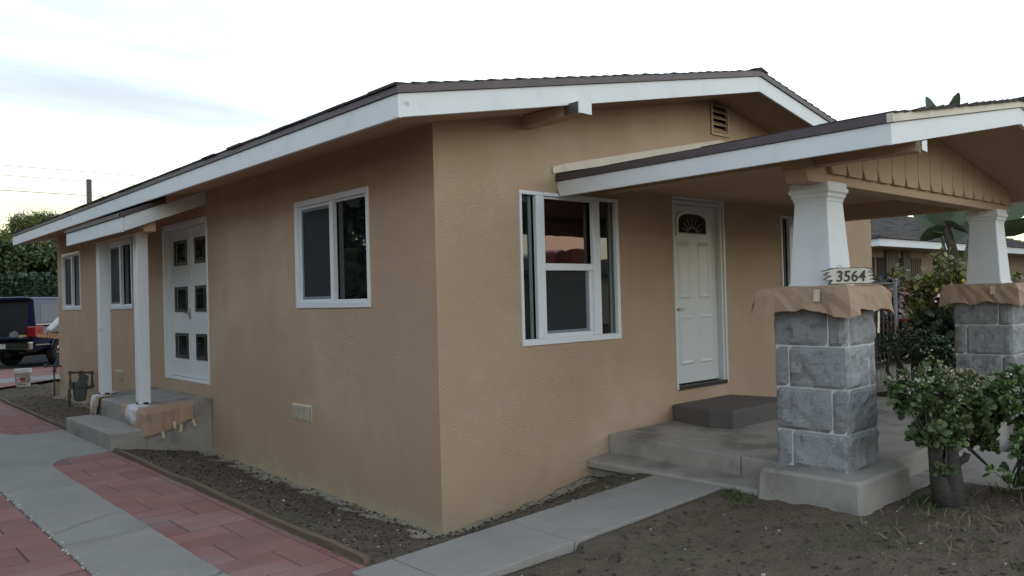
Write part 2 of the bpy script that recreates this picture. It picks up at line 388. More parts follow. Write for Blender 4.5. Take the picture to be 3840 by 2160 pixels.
# keep the earth below slabs and bricks
def lower(mask, d): 
    global GZ
    GZ = np.where(mask, GZ-d, GZ)
lower((GX < -1.19) & (GY < 15.1), .06)
lower((GX > -1.30) & (GX < 1.74) & (GY > -1.49) & (GY < -.84), .07)
lower((GX > -1.22) & (GX < 0.01) & (GY > 4.82) & (GY < 6.8), .10)
lower((GX > 1.75) & (GX < 6.4) & (GY > -2.62) & (GY < .1), .12)
lower((GX > 3.13) & (GX < 4.6) & (GY < -2.5) & (GY > -9), .06)
g = MB(); g.grid([[(GX[i, j], GY[i, j], GZ[i, j]) for j in range(len(gy))] for i in range(len(gx))])
structure(g.build('ground', dirt, smooth=True, fix=False))
for p in bpy.data.objects['ground'].data.polygons: pass

def gza(x, y): return float(gz(x, y))

# ---- brick strips (basket-weave of long stretchers and square blocks), laid in the drive
def brick_area(mb, x0, x1, y0, y1, seed, ox, oy, rev=False):
    """rows 0.44 m deep: one brick on end, then a pair of long bricks, alternating from row to row"""
    rr = random.Random(seed); RH, V, H = .44, .235, .465; k0 = int(math.floor((y0-oy)/RH))
    def brick(xa, xb, ya, yb):
        xa, xb, ya, yb = max(xa, x0), min(xb, x1), max(ya, y0), min(yb, y1)
        if xb-xa < .03 or yb-ya < .03: return
        gx_, gy_ = .0045, .0075; c = .004; dz = rr.uniform(-.002, .002)
        xa += gx_; xb -= gx_; ya += gy_*rr.uniform(.7, 1.2); yb -= gy_*rr.uniform(.7, 1.2)
        v = [(xa, ya, zd(ya)-.02), (xb, ya, zd(ya)-.02), (xb, yb, zd(yb)-.02), (xa, yb, zd(yb)-.02),
             (xa, ya, zd(ya)-.004), (xb, ya, zd(ya)-.004), (xb, yb, zd(yb)-.004), (xa, yb, zd(yb)-.004),
             (xa+c, ya+c, zd(ya)+dz), (xb-c, ya+c, zd(ya)+dz), (xb-c, yb-c, zd(yb)+dz), (xa+c, yb-c, zd(yb)+dz)]
        mb.add(v, [(0, 1, 5, 4), (1, 2, 6, 5), (2, 3, 7, 6), (3, 0, 4, 7), (4, 5, 9, 8), (5, 6, 10, 9), (6, 7, 11, 10), (7, 4, 8, 11), (8, 9, 10, 11)])
    k = k0
    while oy+k*RH < y1:
        ya, yb = oy+k*RH, oy+(k+1)*RH; ym = (ya+yb)/2
        x = ox-4*(V+H)
        up = (k % 2 == 0)
        while x < x1:
            if up: brick(x, x+V, ya, yb); x += V
            else: brick(x, x+H, ya, ym); brick(x, x+H, ym, yb); x += H
            up = not up
        k += 1
pb = MB()
brick_area(pb, -1.90, -1.165, -3.2, 4.93, 1, -1.932, -.01)
brick_area(pb, -1.90, -1.165, 6.9, 13.6, 2, -1.932, -.01)
brick_area(pb, -5.2, -2.478, -3.2, 14.9, 3, -3.19, -.36)
structure(pb.build('brick_paving', brickm, fix=False))
bedm = MB()
for (a, b, c, d) in ((-1.9, -1.16, -3.3, 0.0), (-5.3, -2.45, -3.3, 0.0), (-1.9, -1.16, 0.0, 15.0), (-5.3, -2.45, 0.0, 15.0)):
    bedm.add([(a, c, zd(c)-.0042), (b, c, zd(c)-.0042), (b, d, zd(d)-.0042), (a, d, zd(d)-.0042)], [(0, 1, 2, 3)])
structure(bedm.build('paving_joint_sand', mat('joint_sand', (.055, .036, .033), .95, .15, 9)))

# ---- concrete drive strip with the cross strip to the side steps (one slab, curved inner corners)
def slab(mb, poly, dz, thick, n=1):
    v = [(x, y, float(zd(y))+dz) for x, y in poly]; k = len(poly)
    vb = [(x, y, z-thick) for x, y, z in v]
    mb.add(v+vb, [tuple(range(k))]+[(i, k+i, k+(i+1) % k, (i+1) % k) for i in range(k)])
cs = MB()
joints = [-3.2, -.9, .05, 1.02, 2.05, 3.2, 4.3]
for a, b in zip(joints[:-1], joints[1:]):
    slab(cs, [(-2.49, a+.003), (-1.88, a+.003), (-1.875, b-.003), (-2.49, b-.003)], .010, .10)
slab(cs, [(-2.49, 4.303), (-1.875, 4.303), (-1.85, 4.45), (-1.80, 4.58), (-1.72, 4.68), (-1.60, 4.75), (-1.4, 4.80), (-1.19, 4.84),
          (-1.19, 7.06), (-1.35, 6.97), (-1.51, 6.96), (-1.68, 7.0), (-1.79, 7.1), (-1.85, 7.3), (-1.86, 7.5), (-2.49, 7.5)], .011, .10)
slab(cs, [(-2.49, 4.303), (-2.49, 7.0), (-6, 7.0), (-6, 4.9), (-2.7, 4.9), (-2.55, 4.7)][::-1], .010, .10)
for a, b in ((7.505, 9.6), (9.605, 11.7), (11.705, 15.0)):
    slab(cs, [(-2.49, a), (-1.87, a), (-1.87, b), (-2.49, b)], .010, .10)
structure(cs.build('concrete_drive', concrete, bevel=.008))
ck = MB(); rr = random.Random(12)
for (xa, ya, xb, yb, wd) in ((-2.485, 1.50, -2.05, 1.78, .004), (-2.05, 1.78, -1.90, 1.80, .002), (-2.47, 1.13, -1.90, 1.16, .002), (-2.10, -.30, -1.885, -.22, .004), (-2.48, 4.9, -1.7, 4.72, .003)):
    n_ = 14; pts = []
    for i in range(n_+1):
        t = i/n_; pts.append((xa+(xb-xa)*t+rr.uniform(-.01, .01), ya+(yb-ya)*t+rr.uniform(-.014, .014)))
    for p, q_ in zip(pts[:-1], pts[1:]):
        w_ = wd*rr.uniform(.5, 1.3); zz = .0155
        ck.add([(p[0], p[1]-w_, float(zd(p[1]))+zz), (q_[0], q_[1]-w_, float(zd(q_[1]))+zz), (q_[0], q_[1]+w_, float(zd(q_[1]))+zz), (p[0], p[1]+w_, float(zd(p[1]))+zz)], [(0, 1, 2, 3)])
structure(ck.build('drive_cracks', mat('crack_dirt', (.05, .046, .042), .95, .1, 9)))

# ---- concrete walkway along the front, sloping up to the porch steps
wk = MB()
def zwk(x): return .120+.0310*(x+1.3)
jx = [-1.33, -1.02, -.02, .96, 1.715]
for a, b in zip(jx[:-1], jx[1:]):
    y0, y1 = -1.50, -.83
    a2, b2 = a+.004, b-.004
    v = [(a2, y0, zwk(a)), (b2, y0, zwk(b)), (b2, y1, zwk(b)), (a2, y1, zwk(a))]
    wk.add(v+[(x, y, z-.14) for x, y, z in v], [(0, 1, 2, 3), (0, 4, 5, 1), (1, 5, 6, 2), (2, 6, 7, 3), (3, 7, 4, 0)])
v = [(-1.9, -1.50, .108), (-1.335, -1.5, .112), (-1.335, -.83, .112), (-1.9, -.83, .108)]
structure(wk.build('walkway', concrete, bevel=.007))

# ---- rear yard: concrete band, red paving and the asphalt lot, flat sheets stacked 4 mm apart
def sheet(name, poly, z, m_):
    s_ = MB(); s_.add([(x, y, z) for x, y in poly], [tuple(range(len(poly)))]); return structure(s_.build(name, m_))
sheet('rear_lot', [(-60, 19.9), (60, 19.9), (60, 60), (-60, 60)], .222, asphalt)
sheet('rear_paving', [(-14, 14.9), (-1.2, 14.0), (-.85, 13.95), (-.2, 14.55), (.4, 15.1), (14, 15.1), (14, 20.2), (-14, 20.2)], .214, brickm)
sheet('rear_concrete_band', [(-14, 15.12), (14, 15.05), (14, 16.4), (-14, 16.4)], .219, concrete)
# street and far side, behind the camera (seen only in reflections)
sheet('street', [(-80, -19), (80, -19), (80, -9.5), (-80, -9.5)], .16, asphalt)

# ---- edging boards
for nm, y0, y1, lab in (('edging_board', -.72, 4.76, 'long weathered wooden edging board between the red bricks and the dirt by the corner'),
                        ('edging_board', 6.95, 12.4, 'wooden edging board along the dirt bed behind the concrete side steps')):
    o = thing(nm, (-1.14, y0, .1), lab, 'board', 'wooden edging boards')
    b = MB(); n = 12
    pts = [(-1.145+.012*math.sin(i*1.3), y0+(y1-y0)*i/n, float(zd(y0+(y1-y0)*i/n))+.005+.006*math.sin(i*2.1)) for i in range(n+1)]
    for p, q in zip(pts[:-1], pts[1:]):
        x0, x1 = -.022, .022
        b.add([(p[0]+x0, p[1], p[2]-.10), (p[0]+x1, p[1], p[2]-.10), (p[0]+x1, p[1], p[2]+.035), (p[0]+x0, p[1], p[2]+.035),
               (q[0]+x0, q[1], q[2]-.10), (q[0]+x1, q[1], q[2]-.10), (q[0]+x1, q[1], q[2]+.035), (q[0]+x0, q[1], q[2]+.035)],
              [(0, 1, 5, 4), (1, 2, 6, 5), (2, 3, 7, 6), (3, 0, 4, 7)]+([(0, 3, 2, 1)] if p is pts[0] else [])+([(4, 5, 6, 7)] if q is pts[-1] else []))
    b.build('plank', woodw, o)

# ------------------------------------------------------------------ the house
W, LEN = 8.034, 12.72
EX, EY, SL = -.735, -.595, .1925
YF = 12.87
RX = W/2
def zs(x): x = x if x < RX else W-x; return 3.095+SL*(x-EX)          # underside of the roof boards
house = thing('house', (0, 0, 0), 'single storey tan stucco house with white fascia and a stone pillared front porch', 'house')

def panel(mb, to3d, u0, u1, v0, v1, holes, depth, nrm):
    us = sorted({u0, u1, *[h[0] for h in holes], *[h[1] for h in holes]}); vs_ = sorted({v0, v1, *[h[2] for h in holes], *[h[3] for h in holes]})
    for a, b in zip(us[:-1], us[1:]):
        for c, d in zip(vs_[:-1], vs_[1:]):
            if any(h[0] <= a and b <= h[1] and h[2] <= c and d <= h[3] for h in holes): continue
            mb.quad(to3d(a, c, 0), to3d(b, c, 0), to3d(b, d, 0), to3d(a, d, 0))
    for h in holes:
        a, b, c, d = h
        for p, q in (((a, c), (b, c)), ((b, c), (b, d)), ((b, d), (a, d)), ((a, d), (a, c))):
            mb.quad(to3d(*p, 0), to3d(*q, 0), to3d(*q, depth), to3d(*p, depth))
front_holes = [(.955, 2.245, 1.385, 2.725), (3.20, 4.115, .75, 2.82), (5.45, 6.74, 1.385, 2.725), (3.96, 4.29, 3.63, 4.03)]
side_holes = [(1.03, 2.405, 1.77, 2.81), (4.865, 6.472, .79, 2.905), (7.945, 9.20, 1.80, 2.845), (11.0, 12.27, 1.80, 2.84)]
wl = MB()
panel(wl, lambda u, v, d: (u, d, v), 0, W, -.35, 3.2, [h for h in front_holes if h[3] < 3.2], .14, None)
# gable triangle with the louvre opening
ztop = [(0, 3.2), (3.96, 3.2), (3.96, zs(3.96)), (0, zs(0))]
wl.add([(x, 0, z) for x, z in ztop], [(0, 1, 2, 3)])
wl.add([(x, 0, z) for x, z in [(3.96, 3.2), (4.29, 3.2), (4.29, 3.63), (3.96, 3.63)]], [(0, 1, 2, 3)])
wl.add([(x, 0, z) for x, z in [(3.96, 4.03), (4.29, 4.03), (4.29, zs(4.29)), (RX, zs(RX)), (3.96, zs(3.96))]], [(0, 1, 2, 3, 4)])
wl.add([(x, 0, z) for x, z in [(4.29, 3.2), (W, 3.2), (W, zs(W)), (4.29, zs(4.29))]], [(0, 1, 2, 3)])
panel(wl, lambda u, v, d: (d, u, v), 0, LEN, -.35, zs(0), side_holes, .14, None)
wl.quad((W, 0, -.35), (W, LEN, -.35), (W, LEN, zs(W)), (W, 0, zs(W)))
wl.add([(0, LEN, -.35), (W, LEN, -.35), (W, LEN, zs(W)), (RX, LEN, zs(RX)), (0, LEN, zs(0))], [(0, 1, 2, 3, 4)])
wl.build('wall', stucco, house, fix=False)
# dark back of openings so that no light leaks
for h in front_holes: bk = MB(); bk.box(h[0]-.02, h[1]+.02, .142, .16, h[2]-.02, h[3]+.02); bk.build('opening_backing', blackm, house)
for h in side_holes: bk = MB(); bk.box(.142, .16, h[0]-.02, h[1]+.02, h[2]-.02, h[3]+.02); bk.build('opening_backing', blackm, house)

def side_window(y0, y1, z0, z1, lab, sash_split):
    """slider in the side wall (x = 0): screen on the far half, glass on the near half"""
    fr = MB(); f = .058
    X0, X1 = -.016, .03
    fr.box(X0, X1, y0, y1, z0, z0+f); fr.box(X0, X1, y0, y1, z1-f*1.0, z1)
    fr.box(X0, X1, y0, y0+f*.7, z0+f, z1-f); fr.box(X0, X1, y1-f*1.15, y1, z0+f, z1-f)
    fr.box(.012, .05, y0+f*.7, y1-f*1.15, z0+f, z0+f+.022); fr.box(.012, .05, y0+f*.7, y1-f*1.15, z1-f-.022, z1-f)
    o = fr.build('window', vinyl, house, bevel=.006)
    if lab: o['label'] = lab
    ym = sash_split
    s = MB(); s.box(-.004, .045, ym-.032, ym+.032, z0+f, z1-f)
    s.box(.014, .046, ym+.032, y1-f*1.15, z0+f, z0+f+.03); s.box(.014, .046, ym+.032, y1-f*1.15, z1-f-.03, z1-f); s.box(.014, .046, y1-f*1.15-.03, y1-f*1.15, z0+f+.03, z1-f-.03)
    s.build('sash', vinyl, o, bevel=.003)
    q = MB(); q.box(.055, .07, y0+f*.7, ym-.0, z0+f, z1-f); q.build('pane', darkglass, o)
    q = MB(); q.box(.055, .07, ym, y1-f*1.15, z0+f, z1-f); q.build('pane', darkglass, o)
    a, b, c, d = ym+.034, y1-f*1.15-.03, z0+f+.03, z1-f-.03
    q = MB(); q.box(.020, .032, a, b, c, c+.028); q.box(.020, .032, a, b, d-.028, d); q.box(.020, .032, b-.028, b, c+.028, d-.028); q.box(.02, .032, a, a+.014, c+.028, d-.028)
    q.build('screen_frame', greyframe, o)
    q = MB(); q.quad((.0262, a, c), (.0262, b, c), (.0262, b, d), (.0262, a, d)); q.build('screen', screenm, o)
side_window(.998, 2.437, 1.738, 2.839, 'large white sliding window between the corner and the side door', 1.69)
side_window(7.908, 9.237, 1.768, 2.875, 'white sliding window just behind the side porch posts', 8.54)
side_window(10.967, 12.305, 1.772, 2.868, 'farthest white sliding window by the rear corner', 11.62)

def front_window(x0, lab):
    X = lambda v: x0+(v-.929)
    x1 = X(2.271); z0, z1 = 1.355, 2.751; f = .034
    fr = MB(); A, B = -.016, .03
    fr.box(x0, x1, A, B, z0, z0+.058); fr.box(x0, x1, A, B, z1-f, z1)
    fr.box(x0, x0+f*.8, A, B, z0+.058, z1-f); fr.box(x1-.045, x1, A, B, z0+.058, z1-f)
    fr.box(X(1.127), X(1.232), A, B, z0+.058, z1-f); fr.box(X(1.885), X(1.985), A, B, z0+.058, z1-f)
    o = fr.build('window', vinyl, house, bevel=.006)
    if lab: o['label'] = lab
    s = MB(); a, b = X(1.232), X(1.885)
    s.box(a, b, -.004, .035, 2.035, 2.10)
    s.box(a, b, .008, .04, 1.413, 1.452); s.box(b-.045, b, .008, .04, 1.452, 2.035); s.box(a, a+.016, .008, .04, 1.452, 2.035); s.box(a, b, .008, .04, z1-f-.02, z1-f)
    s.build('sash', vinyl, o, bevel=.003)
    for p, q_, r, t in ((x0+f*.8, X(1.127), z0+.058, z1-f), (X(1.985), x1-.045, z0+.058, z1-f), (a, b, 2.10, z1-f)):
        k = MB(); k.box(p, q_, .05, .065, r, t); k.build('pane', rosyglass if q_-p > .4 else darkglass, o)
        k = MB(); k.box(q_-.050, q_-.014, .040, .049, r, t); k.build('glass_stop', stopm, o) if q_-p < .4 else None
    k = MB(); k.box(a+.016, b-.045, .05, .065, 1.452, 2.035); k.build('pane', darkglass, o)
    k = MB(); k.box(b-.085, b-.052, .020, .030, 1.452, 2.030); k.box(a+.017, b-.085, .020, .030, 1.452, 1.478); k.build('screen_frame', greyframe, o)
    k = MB(); k.quad((a+.016, .025, 1.478), (b-.085, .025, 1.478), (b-.085, .025, 2.03), (a+.016, .025, 2.03)); k.build('screen', screenm, o)
front_window(.929, 'three part white window at the front beside the door')
front_window(5.424, 'white front window partly hidden behind the near pillar')

# front door: jamb + casing, slab with arched light, handle, threshold
jb = MB()
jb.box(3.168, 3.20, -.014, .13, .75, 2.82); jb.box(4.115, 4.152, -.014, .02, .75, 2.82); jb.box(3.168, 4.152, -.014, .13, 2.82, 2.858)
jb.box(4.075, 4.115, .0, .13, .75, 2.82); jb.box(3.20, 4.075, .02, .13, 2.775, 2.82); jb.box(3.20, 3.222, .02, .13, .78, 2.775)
dj = jb.build('door_frame', shaded_doorpaint, house, bevel=.004)
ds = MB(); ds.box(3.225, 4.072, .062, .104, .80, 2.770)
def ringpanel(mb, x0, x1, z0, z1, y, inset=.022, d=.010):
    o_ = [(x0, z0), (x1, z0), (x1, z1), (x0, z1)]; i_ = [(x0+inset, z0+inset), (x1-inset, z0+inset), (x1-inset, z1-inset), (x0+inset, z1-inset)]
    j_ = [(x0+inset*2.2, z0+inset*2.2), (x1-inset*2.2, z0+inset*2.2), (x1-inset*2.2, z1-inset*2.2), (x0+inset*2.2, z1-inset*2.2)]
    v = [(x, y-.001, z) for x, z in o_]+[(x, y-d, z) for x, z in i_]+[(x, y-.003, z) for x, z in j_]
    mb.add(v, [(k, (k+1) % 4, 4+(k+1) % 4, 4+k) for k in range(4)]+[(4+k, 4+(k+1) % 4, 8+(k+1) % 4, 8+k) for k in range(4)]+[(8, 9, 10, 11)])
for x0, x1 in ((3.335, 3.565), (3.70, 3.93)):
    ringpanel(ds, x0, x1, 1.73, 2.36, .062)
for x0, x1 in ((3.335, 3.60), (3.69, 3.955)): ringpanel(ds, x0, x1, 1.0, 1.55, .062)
do = ds.build('door', shaded_doorpaint, house, bevel=.003); do['label'] = 'white front door with an arched light'
def arch(x0, x1, z0, zs_, zt, n=14):
    p = [(x0, z0), (x1, z0)]
    xc, rx = (x0+x1)/2, (x1-x0)/2
    for i in range(n+1):
        a = math.pi*i/n; xx = xc+rx*math.cos(a)
        p.append((xx, zs_+(zt-zs_)*math.sin(a)**.8))
    return p
po, pi = arch(3.315, 3.905, 2.425, 2.60, 2.715), arch(3.345, 3.875, 2.455, 2.595, 2.680)
fm = MB(); n = len(po)
fm.add([(x, .045, z) for x, z in po]+[(x, .045, z) for x, z in pi]+[(x, .0615, z) for x, z in po]+[(x, .0615, z) for x, z in pi],
       [(i, (i+1) % n, n+(i+1) % n, n+i) for i in range(n)]+[(i, 2*n+i, 2*n+(i+1) % n, (i+1) % n) for i in range(n)]+[(n+i, n+(i+1) % n, 3*n+(i+1) % n, 3*n+i) for i in range(n)])
fm.build('light_frame', whiteclean, do)
fg = MB(); fg.add([(x, .058, z) for x, z in pi], [tuple(range(n))]); fg.build('door_light', darkglass, do)
ca = MB()
for i in range(7):
    a = math.pi*(i+.5)/7; xc = 3.61
    ca.tube([(xc+.07*math.cos(a), .0565, 2.47+.04*math.sin(a)), (xc+.2*math.cos(a), .0565, 2.48+.15*math.sin(a))], .003, 5)
ca.tube([(3.61+.10*math.cos(math.pi*k/8), .0565, 2.465+.06*math.sin(math.pi*k/8)) for k in range(9)], .003, 5)
ca.tube([(3.35, .0565, 2.463), (3.87, .0565, 2.463)], .004, 5)
ca.build('leading', metal, do)
hd = MB(); hd.lathe((3.285, .06, 1.625), [(.026, 0), (.026, -.012), (.012, -.014), (.012, -.05)], 14, 'y'); hd.bar((3.278, .012, 1.625), (3.40, .012, 1.620), .02, .018); hd.build('handle', metal, do)
th = MB(); th.box(3.20, 4.115, -.02, .13, .745, .785); th.build('threshold', bronze, house)

# french doors at the side
jb = MB()
jb.box(-.012, .13, 6.43, 6.495, .79, 2.905); jb.box(-.012, .13, 4.842, 4.88, .79, 2.905); jb.box(-.012, .13, 4.842, 6.495, 2.865, 2.93); jb.box(-.01, .13, 4.88, 6.43, .785, .815)
jb.build('door_frame', whiteclean, house, bevel=.004)
for ya, yb, lites in ((5.645, 6.425, (5.80, 6.28)), (4.885, 5.638, (5.02, 5.50))):
    d = MB(); d.box(.085, .125, ya, yb, .82, 2.86)
    dd = d.build('door', whiteclean, house, bevel=.003); dd['label'] = 'white side door leaf with three small square lights'
    for z0, z1 in ((2.355, 2.70), (1.715, 2.06), (1.075, 1.42)):
        q = MB(); a, b = lites
        for (p, r, s_, t) in ((a, b, z0, z0+.04), (a, b, z1-.04, z1), (a, a+.04, z0+.04, z1-.04), (b-.04, b, z0+.04, z1-.04)): q.box(.072, .0848, p, r, s_, t)
        q.build('lite_frame', bronze, dd)
        q = MB(); q.box(.081, .0847, a+.04, b-.04, z0+.04, z1-.04); q.build('pane', darkglass, dd)
    if ya > 5.6:
        h = MB(); h.box(.070, .085, 5.675, 5.715, 1.62, 1.76); h.bar((.05, 5.69, 1.70), (.05, 5.83, 1.70), .02, .018); h.lathe((.085, 5.695, 1.70), [(.012, 0), (.012, -.04)], 10, 'x'); h.build('handle', metal, dd)

# foundation louvres and the gable vent
for y0, y1, z0, z1 in ((2.165, 2.58, .585, .75), (8.475, 8.885, .622, .78)):
    lv = MB(); lv.box(-.006, .0, y0, y1, z0, z1)
    nn_ = 9; wy = (y1-y0-.05)/3
    for c in range(3):
        ya = y0+.012+c*(wy+.013)
        for k in range(nn_):
            zz = z0+.012+(z1-z0-.024)*k/nn_
            lv.add([(-.0065, ya, zz), (-.0065, ya+wy, zz), (-.022, ya+wy, zz+.009), (-.022, ya, zz+.009), (-.0065, ya, zz+.0125), (-.0065, ya+wy, zz+.0125)], [(0, 1, 2, 3), (3, 2, 5, 4)])
    lv.build('foundation_vent', creamtrim, house)
gv = MB(); a, b, c, d = 3.94, 4.31, 3.605, 4.055
gv.box(a, b, -.02, .02, c, c+.035); gv.box(a, b, -.02, .02, d-.035, d); gv.box(a, a+.035, -.02, .02, c+.035, d-.035); gv.box(b-.035, b, -.02, .02, c+.035, d-.035)
for k in range(5):
    zz = c+.045+k*.073
    gv.add([(a+.035, -.012, zz), (b-.035, -.012, zz), (b-.035, .06, zz+.055), (a+.035, .06, zz+.055), (a+.035, -.012, zz+.012), (b-.035, -.012, zz+.012), (b-.035, .06, zz+.067), (a+.035, .06, zz+.067)],
           [(0, 1, 5, 4), (4, 5, 6, 7), (0, 3, 2, 1)])
gv.build('gable_vent', tanpaint, house)

# ---- main roof
def shingled(mb, ridge_x, ridge_z, eave_x, eave_z, y0, y1, step=.145, seed=0, tabw=.32):
    """courses of shingles on one slope; ridge line along Y"""
    rr = random.Random(seed); n = int(round(abs(ridge_x-eave_x)/step)); ny = int((y1-y0)/tabw)
    dx = (ridge_x-eave_x)/n; dz = (ridge_z-eave_z)/n
    for i in range(n):
        xa, za = eave_x+dx*i, eave_z+dz*i; xb, zb = xa+dx*1.02, za+dz*1.02
        off = rr.random()*tabw; ys = [y0]+[y0+off+k*tabw for k in range(ny+1) if y0+.05 < y0+off+k*tabw < y1-.05]+[y1]
        for p, q in zip(ys[:-1], ys[1:]):
            h = .009+rr.uniform(0, .008); jx_ = rr.uniform(-.008, .008)
            mb.add([(xa-jx_, p, za-.004), (xa-jx_, q, za-.004), (xa-jx_, q, za+h), (xa-jx_, p, za+h), (xb, q, zb+.001), (xb, p, zb+.001)],
                   [(0, 1, 2, 3), (3, 2, 4, 5), (0, 3, 5), (1, 4, 2)])
rf = MB()
ZE, ZR = 3.297, 3.297+SL*(RX-EX)
rf.prism([(EX+.0, ZE-.005), (RX, ZR-.005), (W-EX, ZE-.005), (W-EX, ZE-.20), (RX, ZR-.20), (EX, ZE-.20)], 'y', EY+.03, YF-.03) if False else None
und = [(EX+.02, 3.105), (RX, 3.105+SL*(RX-EX-.02)), (W-EX-.02, 3.105), (W-EX-.02, 3.290), (RX, 3.290+SL*(RX-EX-.02)), (EX+.02, 3.290)]
rf.prism(und, 'y', EY+.03, YF-.03)
shingled(rf, RX, ZR, EX-.03, ZE-.005, EY-.025, YF+.02, seed=1)
shingled(rf, RX, ZR, W-EX+.03, ZE-.005, EY-.025, YF+.02, seed=2)
for k in range(44):
    y = EY-.03+k*.305; rf.add([(RX-.16, y, ZR-.005), (RX+.16, y, ZR-.005), (RX+.14, y+.33, ZR-.012), (RX-.14, y+.33, ZR-.012), (RX, y, ZR+.035), (RX, y+.33, ZR+.022)], [(0, 4, 5, 3), (4, 1, 2, 5), (0, 1, 4)])
roof = rf.build('roof', shingle, house, fix=False)
sf = MB()
for s0, s1 in (((EX+.03, 3.095+.005), (RX, 3.100+SL*(RX-EX-.03))), ((W-EX-.03, 3.100), (RX, 3.100+SL*(RX-EX-.03)))):
    sf.quad((s0[0], EY+.03, s0[1]), (s1[0], EY+.03, s1[1]), (s1[0], YF-.03, s1[1]), (s0[0], YF-.03, s0[1]))
for y in (.9, 2.1, 3.3, 4.5, 7.8, 9, 10.2, 11.4): sf.add([(EX+.035, y-.006, 3.0975), (0, y-.006, 3.0975+SL*.70), (0, y+.006, 3.0975+SL*.70), (EX+.035, y+.006, 3.0975)], [(0, 1, 2, 3)])
sf.build('soffit', soffitm, roof, fix=False)
fa = MB()
fa.box(EX, EX+.03, EY, YF, 3.068, 3.236)
fa.build('fascia_board', white, roof, bevel=.004)
fa = MB(); fa.box(W-EX-.03, W-EX, EY, YF, 3.068, 3.236); fa.build('fascia_board', white, roof, bevel=.004)
zr = lambda x, z0: z0+SL*((x if x <= RX else W-x)-EX)
for yy0, yy1 in ((EY-.002, EY+.028), (YF-.028, YF+.002)):
    for x0, x1 in ((EX-.001, RX), (W-EX+.001, RX)):
        fa = MB(); fa.prism([(x0, zr(x0, 3.068)), (x1, zr(x1, 3.068)), (x1, zr(x1, 3.236)), (x0, zr(x0, 3.236))], 'y', yy0, yy1); fa.build('rake_board', white, roof, bevel=.004)
tr = MB(); tr.box(EX-.016, EX+.02, EY-.02, YF, 3.238, 3.296); tr.box(W-EX-.02, W-EX+.016, EY-.02, YF, 3.238, 3.296)
for x0, x1 in ((EX-.017, RX), (W-EX+.017, RX)): tr.prism([(x0, zr(x0, 3.239)), (x1, zr(x1, 3.239)), (x1, zr(x1, 3.299)), (x0, zr(x0, 3.299))], 'y', EY-.021, EY+.02)
tr.build('eave_trim', browntrim, roof)
# outrigger beam under the rake
ob = MB(); ob.prism([(.985, 3.318), (1.135, 3.318), (1.135, 3.415), (.985, 3.415)], 'y', -.70, 0.0)
bo = ob.build('outrigger_beam', tanpaint, house, bevel=.006)
ob = MB(); ob.box(.983, 1.137, -.714, -.701, 3.316, 3.417); ob.build('beam_end', white, bo)
ob = MB(); ob.box(.9825, .9845, -.70, -.54, 3.320, 3.413); ob.build('weathered_patch', browntrim, bo)
vp = MB(); vp.box(.36, .44, 11.86, 11.94, 3.48, 4.33); vp.build('vent_pipe', pipem, roof)
sk = MB(); sk.prism([(-.10, 3.40), (.28, 3.48), (.28, 3.61), (-.10, 3.63)], 'y', 8.05, 8.45); sk.build('roof_vent', gasm, roof)

# ---- shed roof over the side steps
shy0, shy1, shx, shs = 4.83, 7.44, -.985, .385
pr = house
sh = MB()
top = lambda x: 2.915+shs*(x-shx)
sh.prism([(shx+.02, 2.80), (0.0, 2.80+shs*(-shx-.02)), (0.0, top(0)), (shx+.02, top(shx+.02))], 'y', shy0+.03, shy1-.03)
for i in range(6):
    xa = shx-.03+i*.165; rr = random.Random(i)
    for k in range(9):
        ya = shy0-.02+k*.296; h = .015+rr.uniform(0, .012)
        sh.add([(xa, ya, top(xa)-.004), (xa, ya+.294, top(xa)-.004), (xa, ya+.294, top(xa)+h), (xa, ya, top(xa)+h), (min(xa+.17, 0), ya+.294, top(min(xa+.17, 0))+.002), (min(xa+.17, 0), ya, top(min(xa+.17, 0))+.002)], [(0, 1, 2, 3), (3, 2, 4, 5), (0, 3, 5), (1, 4, 2)])
sroof = sh.build('porch_roof', shingle, house, fix=False); sroof['label'] = 'small shed roof over the side door'
q = MB(); q.box(shx-.03, shx+.0, shy0-.0, shy1, 2.69, 2.865); q.build('fascia_board', white, sroof, bevel=.006)
bz = lambda x, z: z+shs*(x-shx)
for ya, yb in ((shy0-.001, shy0+.03), (shy1-.03, shy1+.001)):
    q = MB(); q.prism([(shx+.001, 2.70), (-.002, bz(0, 2.70)), (-.002, bz(0, 2.875)), (shx+.001, 2.875)], 'y', ya, yb); q.build('rake_board', white, sroof, bevel=.005)
q = MB(); q.box(shx-.05, shx+.01, shy0-.02, shy1+.01, 2.868, 2.912)
q.prism([(shx-.05, bz(shx-.05, 2.882)), (-.50, bz(-.50, 2.882)), (-.50, bz(-.5, 2.935)), (shx-.05, bz(shx-.05, 2.935))], 'y', shy0-.022, shy0+.02); q.build('eave_trim', browntrim, sroof)
q = MB(); q.prism([(-.52, bz(-.52, 2.86)), (-.003, bz(0, 2.875)), (-.003, bz(0, 2.965)), (-.50, bz(-.5, 2.965))], 'y', shy0-.034, shy0+.015); q.build('flashing', tanpaint, sroof)
q = MB(); q.quad((shx+.02, shy0+.03, 2.795), (0, shy0+.03, 2.795+shs*(-shx-.02)), (0, shy1-.03, 2.795+shs*(-shx-.02)), (shx+.02, shy1-.03, 2.795)); q.build('soffit', soffitm, sroof, fix=False)
q = MB(); q.box(-.745, -.605, 4.90, 7.30, 2.715, 2.86); q.build('beam', tanpaint, sroof)
